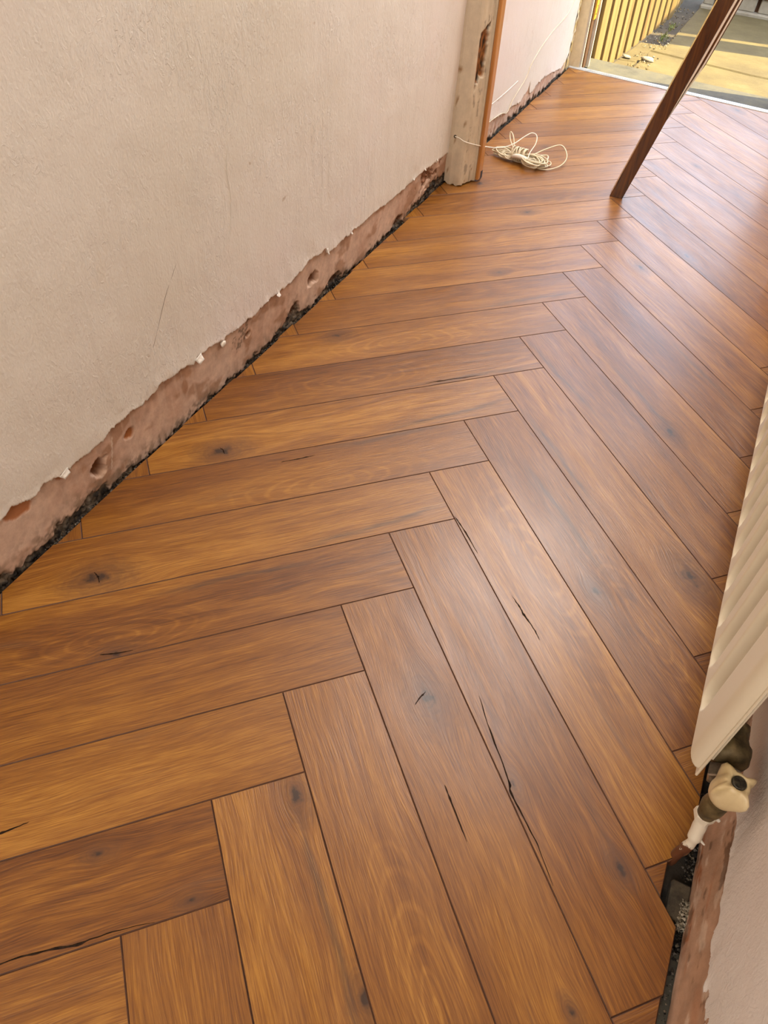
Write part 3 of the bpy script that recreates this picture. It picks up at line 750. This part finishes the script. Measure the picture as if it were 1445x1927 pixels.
o = extr('chipped_corner', [(-.3860, 1.418), (-.3788, 1.418), (-.3788, 1.4335), (-.3860, 1.4335)], .004, .026, M_FRAMEPAINT, d1, .01, None, LEAN, .008)
box('head_lining', -.47, .60, 1.34, 1.50, 2.05, 2.40, M_PAINT, None).parent = d1
d1.children[-1].matrix_parent_inverse = Matrix.Translation(-Vector(d1.location))
rel(box('jamb_lining', .485, .60, 1.34, 1.50, 0.001, 2.05, M_VARN), d1)

# ------------------------------------------------------------------ outer door frame
d2 = empty('door_2', (-.45, 2.76, 0)); tag(d2, kind='structure')
L2 = -.055
M_FRAMEPAINT2 = simple('white_door_gloss', (.42, .38, .32), (.52, .48, .42), 30, .4, .2)
def c2(b): return framecol(b, (.58, .42, .20))
extr('outer_frame', dense([(-.487, 2.700), (-.432, 2.696), (-.432, 2.735), (-.487, 2.735)], .008), -.004, 2.05, M_FRAMEPAINT, d2, .02, c2((.66, .56, .38)), L2*.6)
extr('weather_bead', [(-.432, 2.700), (-.4235, 2.699), (-.4235, 2.712), (-.432, 2.712)], -.004, 2.05, M_FRAMEPAINT2, d2, .1, None, L2*.6)
extr('rebate', [(-.44, 2.735), (-.421, 2.727), (-.421, 2.775), (-.44, 2.775)], -.006, 2.05, M_SLATD, d2, .1, None, L2*.6)
extr('frame_edge', [(-.440, 2.775), (-.408, 2.770), (-.4075, 2.772), (-.4085, 2.785), (-.44, 2.788)], -.006, 2.05, M_FRAMEPAINT2, d2, .1, None, L2*.6)
o = rel(box('hinge', -.437, -.4185, 2.735, 2.770, .165, .262, M_HINGE, None, .001), d2); o.location.x -= .004
o['label'] = 'brass hinge leaf'
for z in (.185, .213, .241):
    lathe('screw', [(.0032, 0), (.0032, .0012), (.001, .0016)], (-.4185, 2.752, z), (1, 0, 0), M_SCREW, o, 10)
tb = bmesh.new()
def quadstrip(pts, w0, w1, z0, z1, bevel):
    pass
thr = empty('threshold_strip', (0, 2.68, 0)); tag(thr, 'silver metal threshold strip between the oak floor and the concrete sill', 'threshold')
def slant_box(name, x0, x1, ya, yb, z0, z1, mat, parent=None, k=-.045):
    vs = []
    for z in (z0, z1):
        for x, y in ((x0, ya), (x1, ya), (x1, yb), (x0, yb)): vs.append((x, y+k*(x), z))
    o = mesh(name, vs, [(0, 3, 2, 1), (4, 5, 6, 7), (0, 1, 5, 4), (1, 2, 6, 5), (2, 3, 7, 6), (3, 0, 4, 7)], mat)
    if parent: rel(o, parent)
    return o
slant_box('flange', -.470, .60, 2.661, 2.693, -.003, .0022, M_ALU, thr)
slant_box('ridge', -.470, .60, 2.668, 2.674, .0022, .0045, M_ALU, thr)
slant_box('ridge', -.470, .60, 2.680, 2.686, .0022, .0045, M_ALU, thr)
sill = slant_box('concrete_sill', -.60, .70, 2.690, 2.905, -.20, -.012, M_SILL, None, -.045)
tag(sill, 'rough grey concrete door sill outside the metal threshold strip', 'sill')

# ------------------------------------------------------------------ outdoors
gz = -.085
grd = box('ground', -3.0, 4.0, 2.86, 9.0, -.30, gz-.012, M_DIRT); tag(grd, kind='structure')
path = empty('garden_path', (0, 3.7, gz)); tag(path, 'sunlit pale concrete slab path outside the open door', 'path')
def slab(poly, z):
    n = len(poly); p = [(x, y, 0, 0) for x, y in poly]
    t_ = inset(p, .006); vs = [(x, y, z) for x, y in t_]+[(x, y, z-.006) for x, y, _, _ in p]+[(x, y, z-.05) for x, y, _, _ in p]
    fs = [tuple(range(n))]
    for i in range(n):
        j = (i+1) % n; fs += [(i, i+n, j+n, j), (i+n, i+2*n, j+2*n, j+n)]
    rel(mesh('paving_slab', vs, fs, M_PATH), path)
G = .004
xs = (-.31, .33, 1.0, 1.7)
slab([(-.413, 2.91), (-.315, 2.91), (-.300, 3.30), (-.386, 3.28)], gz-.002)
slab([(-.384, 3.29), (-.303, 3.31), (-.245, 3.68), (-.360, 3.66)], gz-.003)
slab([(-.305, 2.91), (.99, 2.91), (.99, 3.43), (.20, 3.45), (-.285, 3.52)], gz)
slab([(-.285, 3.53), (.20, 3.46), (.99, 3.44), (.99, 4.60), (-.225, 4.60), (-.235, 3.70)], gz+.002)
slab([(1.06, 2.91), (2.4, 2.91), (2.4, 4.59), (1.06, 4.59)], gz)
rubble('path_litter', 420, (2.95, 4.5), (-.34, -.22), (gz+.001, gz+.005), (.0015, .006),
       [(.25, .21, .13), (.12, .10, .06), (.05, .04, .03), (.2, .14, .06), (.34, .31, .25)], 17,
       'loose grit and dead leaf crumbs along the foot of the picket fence', 'litter')
# pale stones lying by the fence
for (x, y, r, lb) in ((-.355, 3.335, .018, 'small white stone at the foot of the sunlit pickets'), (-.255, 3.35, .028, 'flat white stone chip lying on the path near the sill')):
    bm = bmesh.new(); bmesh.ops.create_icosphere(bm, subdivisions=2, radius=r)
    for v in bm.verts:
        v.co *= 1+noise.noise(v.co*50)*.5; v.co = Vector((v.co.x*1.2+x, v.co.y*.8+y, v.co.z*.35+gz+r*.25))
    tag(from_bm('stone', bm, M_RENDER, None, True), lb, 'stone')
# tuft of weeds between path and fence
vs = []; fs = []; rnd = random.Random(4)
for i in range(90):
    y = rnd.choice((rnd.gauss(4.02, .05), rnd.gauss(3.78, .04))); x = -.27+rnd.gauss(0, .010)
    a = rnd.uniform(0, 6.28); h = rnd.uniform(.008, .024); l = rnd.uniform(.004, .012); b = len(vs)
    dx, dy = math.cos(a), math.sin(a)
    vs += [(x-dy*.0015, y+dx*.0015, gz), (x+dy*.0015, y-dx*.0015, gz), (x+dx*l+dy*.001, y+dy*l-dx*.001, gz+h*.8), (x+dx*l*1.6, y+dy*l*1.6, gz+h)]
    fs += [(b, b+1, b+2), (b, b+2, b+3)]
tag(mesh('weeds', vs, fs, M_LEAF), 'sparse green weeds growing along the crack beside the path', 'weeds', None, 'stuff')

fence = empty('picket_fence', (-.38, 3.7, gz)); tag(fence, 'yellow pine picket fence running along the left side of the path', 'fence')
rnd = random.Random(12)
FA = Vector((-.418, 2.930)); FB = Vector((-.325, 4.30)); FC = Vector((-.345, 5.0))
def picket(p, q, h, mat, th=.018, off=0.0, z0=gz-.03, lean=-.045):
    d = (q-p).normalized(); nn = Vector((-d.y, d.x))
    vs = []
    for z in (z0, h):
        for a, o in ((p, off), (q, off), (q, off+th), (p, off+th)):
            c = a+nn*o; vs.append((c.x+lean*(z-z0)*.6, c.y+0.0, z))
    bm = bmesh.new(); V = [bm.verts.new(v) for v in vs]
    for f in ((0, 1, 5, 4), (1, 2, 6, 5), (2, 3, 7, 6), (3, 0, 4, 7), (4, 5, 6, 7), (3, 2, 1, 0)): bm.faces.new([V[i] for i in f])
    bmesh.ops.recalc_face_normals(bm, faces=bm.faces)
    bmesh.ops.bevel(bm, geom=list(bm.edges), offset=.002, segments=1, affect='EDGES')
    return bm
tot = (FB-FA).length; t = 0.0; n = 0
while t < tot-.05:
    wd = rnd.uniform(.082, .092)
    p = FA+(FB-FA)*(t/tot); q = FA+(FB-FA)*((t+wd)/tot)
    rel(from_bm('picket', picket(p, q, 1.05, M_SLAT), M_SLAT), fence); t += wd+rnd.uniform(.038, .052); n += 1
dd = (FC-FB).normalized(); t = 0.02
while t < .62:
    p = FB+dd*t; q = FB+dd*(t+.085)
    rel(from_bm('picket', picket(p, q, 1.05, M_SLAT), M_SLAT), fence); t += .12
for a, b in ((FA, FB), (FB, FC)):
    t = -.03; T = (b-a).length; D = (b-a).normalized()
    while t < T:
        rel(from_bm('back_board', picket(a+D*t, a+D*(t+.10), 1.03, M_SLATD, .016, .042), M_SLATD), fence); t += .118
    for z in (.22, .80):
        rel(from_bm('rail', picket(a, b, z+.04, M_SLATD, .022, .019, z), M_SLATD), fence)

gw = empty('garden_wall', (.3, 4.8, gz)); tag(gw, 'low cream rendered wall at the far end of the path', 'wall')
rel(box('plinth', -.225, 1.9, 4.60, 4.85, gz-.02, gz+.018, M_RENDER, None, .006), gw)
x = -.215; rnd = random.Random(5)
for wd, dk in ((.055, 0), (.03, 1), (.20, 0), (.02, 1), (.10, 0), (.035, 1), (.12, 0), (.012, 1), (.20, 0), (.02, 1), (.20, 0), (.02, 1), (.22, 0), (.02, 1), (.22, 0), (.02, 1), (.22, 0)):
    if not dk: rel(box('wall_block', x, x+wd, 4.630, 4.82, gz+.018, gz+.085, M_RENDER, None, .004), gw)
    else: rel(box('recess_block', x-.002, x+wd+.002, 4.66, 4.82, gz+.018, gz+.085, M_SLATD), gw)
    x += wd
rel(box('coping_board', -.225, 1.9, 4.615, 4.85, gz+.085, gz+.135, M_SLATD, None, .003), gw)
rel(box('upper_wall', -.225, 1.9, 4.66, 4.82, gz+.135, .55, M_RENDER), gw)
# unseen board fence, added to throw banded shade over the path
gf = empty('unseen_shade_fence', (1.0, 5.0, gz)); tag(gf, 'brown board fence added right of the path, outside the view, to shade the path', 'fence')
y = 3.99; gaps = {2}
i = 0
while y < 6.2:
    wd = .10
    hgt = 1.62
    if y < 4.20 or y > 4.33:
        pass
    rel(box('fence_board', 1.0, 1.02, y, y+wd-.001, gz-.02, hgt, M_SLATD), gf)
    y += wd
    if i == 1: y += .055
    i += 1
rel(box('rail', 1.02, 1.05, 4.06, 6.2, .2, .28, M_SLATD), gf)

# ------------------------------------------------------------------ radiator on the right wall
rad = empty('radiator', (.515, .32, .135)); tag(rad, 'cream enamelled panel radiator with vertical flutes hung on the right wall', 'radiator')
RT0, RT1, RZ0, RZ1 = -.268, .932, .138, .738
SF = .4955
P = .0672
def rad_surface(t, z):
    """front sheet: x grows towards the wall"""
    e = min(t-RT0, RT1-t); ez = min(z-RZ0, RZ1-z)
    # rounded rim
    def rim(d, r=.016): 
        if d <= 0: return 1.0
        if d >= r: return 0.0
        return 1-math.sqrt(max(0, 1-((r-d)/r)**2))
    r = max(rim(e, .020), rim(ez, .013))
    x = .016*r
    # flutes
    ph = ((t-RT0-.046)/P) % 1.0
    ins = sstep(.030, .040, e)*1.0
    fz = min(ez-.022, 99)
    d = abs(ph-.5)*P                              # distance from flute centre
    hw = P*.31
    # rounded ends
    if fz < hw: d = math.hypot(d, (hw-fz)*.62) if fz < hw else d
    depth = 1-sstep(hw*.72, hw*1.04, d)
    if e < .044: depth = 0
    x += .0145*depth
    return x
ts = []; t = RT0
while t < RT1+1e-6:
    ts.append(t); t += .0014 if (t < RT0+.025 or t > RT1-.025) else .0024
ts.append(RT1)
zs = []; z = RZ0
while z < RZ0+.075: zs.append(z); z += .0014
zs += [RZ0+.09, RZ0+.2, RZ0+.3, RZ0+.4, RZ0+.5, RZ1-.09]
z = RZ1-.075
while z < RZ1-.0001: zs.append(z); z += .0025
zs.append(RZ1)
vs = []; fs = []; nz = len(zs)
for t in ts:
    for z in zs: vs.append((SF+rad_surface(t, z), t, z))
for i in range(len(ts)-1):
    for j in range(nz-1):
        a = i*nz+j; fs.append((a, a+1, a+nz+1, a+nz))
rel(mesh('front_panel', vs, fs, M_RAD, None, True), rad)
# seam flange and back sheet
bm = bmesh.new(); bx(bm, SF+.0145, SF+.0175, RT0-.0035, RT1+.0035, RZ0-.009, RZ1+.003, .001)
rel(from_bm('seam_flange', bm, M_RAD), rad)
bm = bmesh.new(); bx(bm, SF+.0175, SF+.027, RT0+.010, RT1-.010, RZ0+.008, RZ1-.006, .007)
rel(from_bm('back_panel', bm, M_RAD), rad)
for yy in (-.06, .75):
    rel(box('wall_bracket', SF+.027, .5770, yy, yy+.03, .25, .60, M_RAD, None, .002), rad)

# valve set at the near bottom corner of the radiator
vb = empty('radiator_valve', (.543, -.29, .10)); tag(vb, 'grimy brass radiator valve with a yellowed lobed plastic cap below the radiator corner', 'valve')
def blob(name, prof, c, ax, mat, seg=28, amp=.03):
    return rel(lathe(name, prof, c, ax, mat, None, seg, lambda an, r, h, i: r*(1+amp*noise.noise(Vector((math.cos(an)*2, math.sin(an)*2, h*60))))), vb)
VS = .541
blob('elbow_boss', [(.002, -.020), (.016, -.018), (.0215, -.012), (.0235, -.004), (.0225, .004), (.0195, .009), (.019, .022), (.0205, .027), (.0195, .034), (.012, .036), (.002, .036)], (VS, -.226, .136), (-.10, 1, .05), M_BRASS, 32, .10)
blob('boss_neck', [(.013, 0), (.0165, .002), (.0165, .026), (.013, .028)], (VS-.028, -.206, .142), (1, 0, 0), M_BRASS, 24, .06)
rel(lathe('union_nut', [(.008, 0), (.0170, .0005), (.0190, .002), (.0190, .0165), (.0170, .018), (.009, .0185)], (VS, -.246, .128), (0, -1, -.12), M_NUT, None, 6, None, False), vb)
blob('union_tail', [(.0085, 0), (.0085, .016)], (VS, -.262, .124), (0, -1, -.05), M_BRASS, 20)
blob('valve_body', [(.002, -.028), (.0085, -.028), (.0105, -.026), (.0105, -.016), (.012, -.014), (.0135, -.006), (.0135, .004), (.012, .010), (.0125, .016), (.0125, .024), (.008, .026)], (VS, -.286, .112), (0, 0, 1), M_BRASS, 24, .06)
rel(lathe('compression_nut', [(.008, 0), (.0125, .001), (.0125, .010), (.008, .011)], (VS, -.286, .078), (0, 0, 1), M_PIPE, None, 6, None, False), vb)
# lobed cap
capprof = [(.004, -.0005), (.0135, 0), (.0165, .003), (.0185, .010), (.0190, .020), (.0180, .030), (.0160, .038), (.0135, .0425), (.0100, .0435), (.0085, .0425), (.0082, .040), (.002, .040)]
def lob(an, r, h, i):
    if i > 8: return r
    c = (0.5+0.5*math.cos(an*4+.55))**6
    k = sstep(.004, .034, h)*(1 if h < .0425 else .75)
    pinch = 1-.10*sstep(.012, .036, h)*(1-c)
    return r*pinch+c*.0090*k
cap = rel(lathe('valve_cap', capprof, (VS, -.286, .134), (.05, -.03, 1), M_CAP, None, 72, lob), vb); cap['label'] = 'yellowed plastic cap with four ridges'
scr = (lathe('cap_screw', [(.0078, 0), (.0078, .0022), (.0062, .0034), (.0045, .0024), (.0022, .0030), (.0005, .0030)], (VS+.0022, -.2874, .1750), (.05, -.03, 1), M_SCREW, cap, 24))
pp = tube('pipe', [(VS, -.286, .086), (VS+.001, -.289, .074), (VS+.002, -.294, .060), (VS+.003, -.302, .042), (VS+.001, -.304, .024), (VS-.001, -.305, .006), (VS-.001, -.305, -.022)], .0072, M_PIPE, None, 16, 6,
          lambda q:   .0062+noise.noise(Vector((q*9, 3, 1)))*.0011+(.0018 if .05 < q < .45 else 0))
rel(pp, vb)
# paint drips hanging off the pipe
tube('paint_drip', [(VS+.006, -.298, .052), (VS+.012, -.300, .048), (VS+.016, -.302, .0475)], .0020, M_FLAKE, pp, 8, 4, lambda q: .0024*(1-.6*q))
tube('paint_drip', [(VS+.004, -.284, .084), (VS+.013, -.281, .079), (VS+.019, -.282, .077)], .0036, M_FLAKE, pp, 8, 4, lambda q: .0046*(1-.6*q))
# offcut floorboard edge and dark strip in the gap
us = slant_box('underlay_strip', .5570, .5690, -1.0, -.410, -.0150, -.0105, simple('dark_green_underlay', (.016, .016, .010), (.045, .042, .028), 30, .6, .3), None, 0)
tag(us, 'dark green-grey underlay strip showing in the gap below the right wall', 'underlay')
of_ = box('concrete_block', .5430, .5660, -.378, -.332, -.019, -.0035, simple('gap_concrete', (.022, .017, .010), (.075, .058, .034), 60, .9, .8, 120, .003), None, .002)
tag(of_, 'dark concrete lump in the gap below the valve pipe', 'concrete')

# ------------------------------------------------------------------ leaning timber post
post = empty('wooden_post', (.008, 1.556, 0)); tag(post, 'dark red-brown varnished wooden post leaning across the doorway', 'post')
def make_post():
    base = Vector((.0085, 1.5560, 0.0)); topd = Vector((.2345, .030, 1.0)).normalized()
    view = (base-CAMLOC); view.z = 0; view.normalize()
    ax = topd; sx = (ax.cross(view)).normalized()
    if sx.x < 0: sx = -sx
    dy = sx.cross(ax); dy = -dy if dy.dot(view) < 0 else dy
    # plan profile in (side, depth); front faces the camera
    body = [(-.0185, .002), (-.0165, 0), (.0165, 0), (.0185, .002), (.0185, .040), (-.0185, .040)]
    bead = [(.0190, .0040), (.0235, .0040), (.0250, .0060), (.0250, .030), (.0190, .030)]
    lip = [(.0255, .0075), (.0300, .0085), (.0312, .011), (.0312, .026), (.0255, .026)]
    def ex(prof, z0, z1, name, mat, lab=None, taper=False):
        n = len(prof); vs = []; nseg = 40
        for j in range(nseg+1):
            l = z0+(z1-z0)*j/nseg
            k = min(1.0, max(0.02, (l-z0)/.14+.02)) if taper else 1.0
            for a, b in prof:
                a = .0186+(a-.0186)*k if taper else a
                c = base+ax*l+sx*a+dy*(b-.012)
                if j == 0 and z0 == 0: c = c-ax*(c.z-.0004)/ax.z
                vs.append(c)
        fs = [(j*n+i, j*n+(i+1) % n, (j+1)*n+(i+1) % n, (j+1)*n+i) for j in range(nseg) for i in range(n)]
        fs += [tuple(range(n-1, -1, -1)), tuple(nseg*n+i for i in range(n))]
        o = mesh(name, vs, fs, mat)
        bm = bmesh.new(); bm.from_mesh(o.data); bmesh.ops.recalc_face_normals(bm, faces=bm.faces); bm.to_mesh(o.data); bm.free()
        rel(o, post)
        if lab: o['label'] = lab
    ex(body, 0, 2.03, 'shaft', M_MAHOG)
    def strip(x0, x1, y): return [(x0, y), (x1, y), (x1, .034), (x0, .034)]
    ex(strip(.0186, .0240, .001), .24, 2.0, 'bead', M_GLOSSBEAD, 'pale bead coloured as a gloss highlight along the post', True)
    ex(strip(.0241, .0296, .002), .26, 2.0, 'bead', M_MAHOG, None, True)
    ex(strip(.0297, .0338, .001), .24, 2.0, 'bead', M_GLOSSBEAD, 'pale bead coloured as a gloss highlight along the post', True)
    ex(strip(.0339, .0364, .003), .26, 2.0, 'bead', M_MAHOG, None, True)
M_GLOSSBEAD = stained_wood('gloss_highlight_bead', [(0.3, (.78, .68, .56)), (0.6, (.86, .78, .68)), (0.8, (.88, .82, .74))], (1, 1, .1), .2, 20, 1.0)  # pale colour stands in for sky gloss on the varnished edge
make_post()

# ------------------------------------------------------------------ cables
cb = empty('cable_coil', (-.32, 1.63, 0)); tag(cb, 'coiled bundle of cream cable lying on the floor by the door frame', 'cable')
rnd = random.Random(9)
C0 = Vector((-.325, 1.622, .022)); AX = Vector((.92, -.05, 0)).normalized(); AY = Vector((.15, .98, 0)).normalized()
def coil_pts():
    pts = []
    for i in range(15):                        # long flat figure-of-eight turns pinched at the tie
        L = rnd.uniform(.055, .092); Rr = rnd.uniform(.070, .100); hl = rnd.uniform(.008, .030); hr = rnd.uniform(.004, .026)
        wl2 = rnd.uniform(.004, .026); wr2 = rnd.uniform(.012, .050); dz = rnd.uniform(.004, .024)
        skew = rnd.uniform(-.03, .03)
        for (a, b, z) in ((0, .006, dz), (-L*.55, wl2, hl), (-L, wl2*.3, hl*.8), (-L*.6, -wl2, hl*.6), (0, -.006, dz*.9), (Rr*.5, -wr2*.6+skew, hr), (Rr, skew-wr2*.2, hr*.8), (Rr*.85, skew+wr2*.5, hr), (Rr*.4, wr2*.6, hr)):
            p = C0+AX*(a+rnd.gauss(0, .003))+AY*(b+rnd.gauss(0, .003)); p.z = max(.0030, z+rnd.gauss(0, .002)); pts.append(p)
    return pts
v, f = tube_data(smoothpath(coil_pts(), 6), .0021, 6); rel(mesh('coiled_turns', v, f, M_CABLE, None, True), cb)
# turns wrapped round the waist
wp = []
for i in range(44):
    a = i/43*2*math.pi*7; x = -.024+.048*i/43+rnd.gauss(0, .002)
    p = C0+AX*x+AY*(math.cos(a)*.021); p.z = .0225+math.sin(a)*.0195; wp.append(p)
v, f = tube_data(smoothpath(wp, 4), .0023, 6); rel(mesh('waist_wrap', v, f, M_CABLE, None, True), cb)
tube_o = tube('tie_tape', [tuple(C0+AX*-.016+AY*-.018+Vector((0, 0, -.004))), tuple(C0+AX*.002+AY*-.026+Vector((0, 0, .004))), tuple(C0+AX*.022+AY*-.022+Vector((0, 0, .002))), tuple(C0+AX*.036+AY*-.012+Vector((0, 0, -.006)))], .006, M_TAPE, None, 8, 4, lambda q: .0075-.004*abs(q-.5))
rel(tube_o, cb)
# big free loop to the right
big = [C0+AX*.03+AY*.01, Vector((-.262, 1.70, .030)), Vector((-.228, 1.745, .034)), Vector((-.196, 1.71, .020)), Vector((-.196, 1.66, .008)), Vector((-.225, 1.61, .004)), Vector((-.262, 1.600, .006)), C0+AX*.03]
rel(tube('loose_loop', [tuple(p) for p in big], .0020, M_CABLE, None, 6, 6), cb)
small = [C0+AX*-.03+AY*.01+Vector((0, 0, .012)), Vector((-.375, 1.66, .045)), Vector((-.383, 1.675, .062)), Vector((-.370, 1.665, .058)), Vector((-.352, 1.64, .035))]
rel(tube('loose_loop', [tuple(p) for p in small], .0020, M_CABLE, None, 6, 6), cb)
# lead from the hole in the architrave
lead = [(-.4455, 1.3355, .136), (-.432, 1.334, .135), (-.413, 1.338, .127), (-.390, 1.395, .105), (-.378, 1.455, .085), (-.380, 1.51, .066), (-.3795, 1.545, .055), (-.363, 1.575, .052), (-.346, 1.612, .055), (-.330, 1.650, .066), (-.313, 1.672, .075), (-.296, 1.672, .070), (-.289, 1.650, .055), (-.292, 1.612, .040), (-.290, 1.590, .028), (-.300, 1.60, .018)]
o = rel(tube('lead', lead, .0016, M_CABLEW, None, 8, 6), cb); o['label'] = 'white lead running to the hole in the door frame'
rel(lathe('cable_hole', [(.0045, 0), (.0045, .001), (.003, .0012)], (-.4455, 1.3362, .136), (0, -1, 0), M_SCREW, None, 14), d1)
wc = [(-.4735, 2.60, .275), (-.4735, 2.5549, .2536), (-.4735, 2.4845, .2199), (-.4735, 2.3181, .1988), (-.4735, 2.1983, .1714), (-.4735, 2.1114, .1388), (-.473, 2.0784, .1079), (-.473, 2.0168, .0859), (-.472, 1.9496, .066), (-.470, 1.90, .040), (-.4725, 1.84, .052), (-.4725, 1.70, .060), (-.4725, 1.56, .062)]
wc = [(-.4735, 2.64, .36)] + wc
cbl = tube('wall_cable', wc, .0011, M_CABLE, None, 6, 6); tag(cbl, 'thin white cable trailing down the wall behind the door frame', 'cable')

# unseen casing added above the hall fill light
cl = empty('fill_light_casing', (.05, .95, 2.40)); tag(cl, 'added flat casing above the hall fill light, outside the view', 'light')
rel(box('casing', -.42, .52, -.70+.95, .70+.95, 2.345, 2.40, M_CEIL, None, .004), cl)
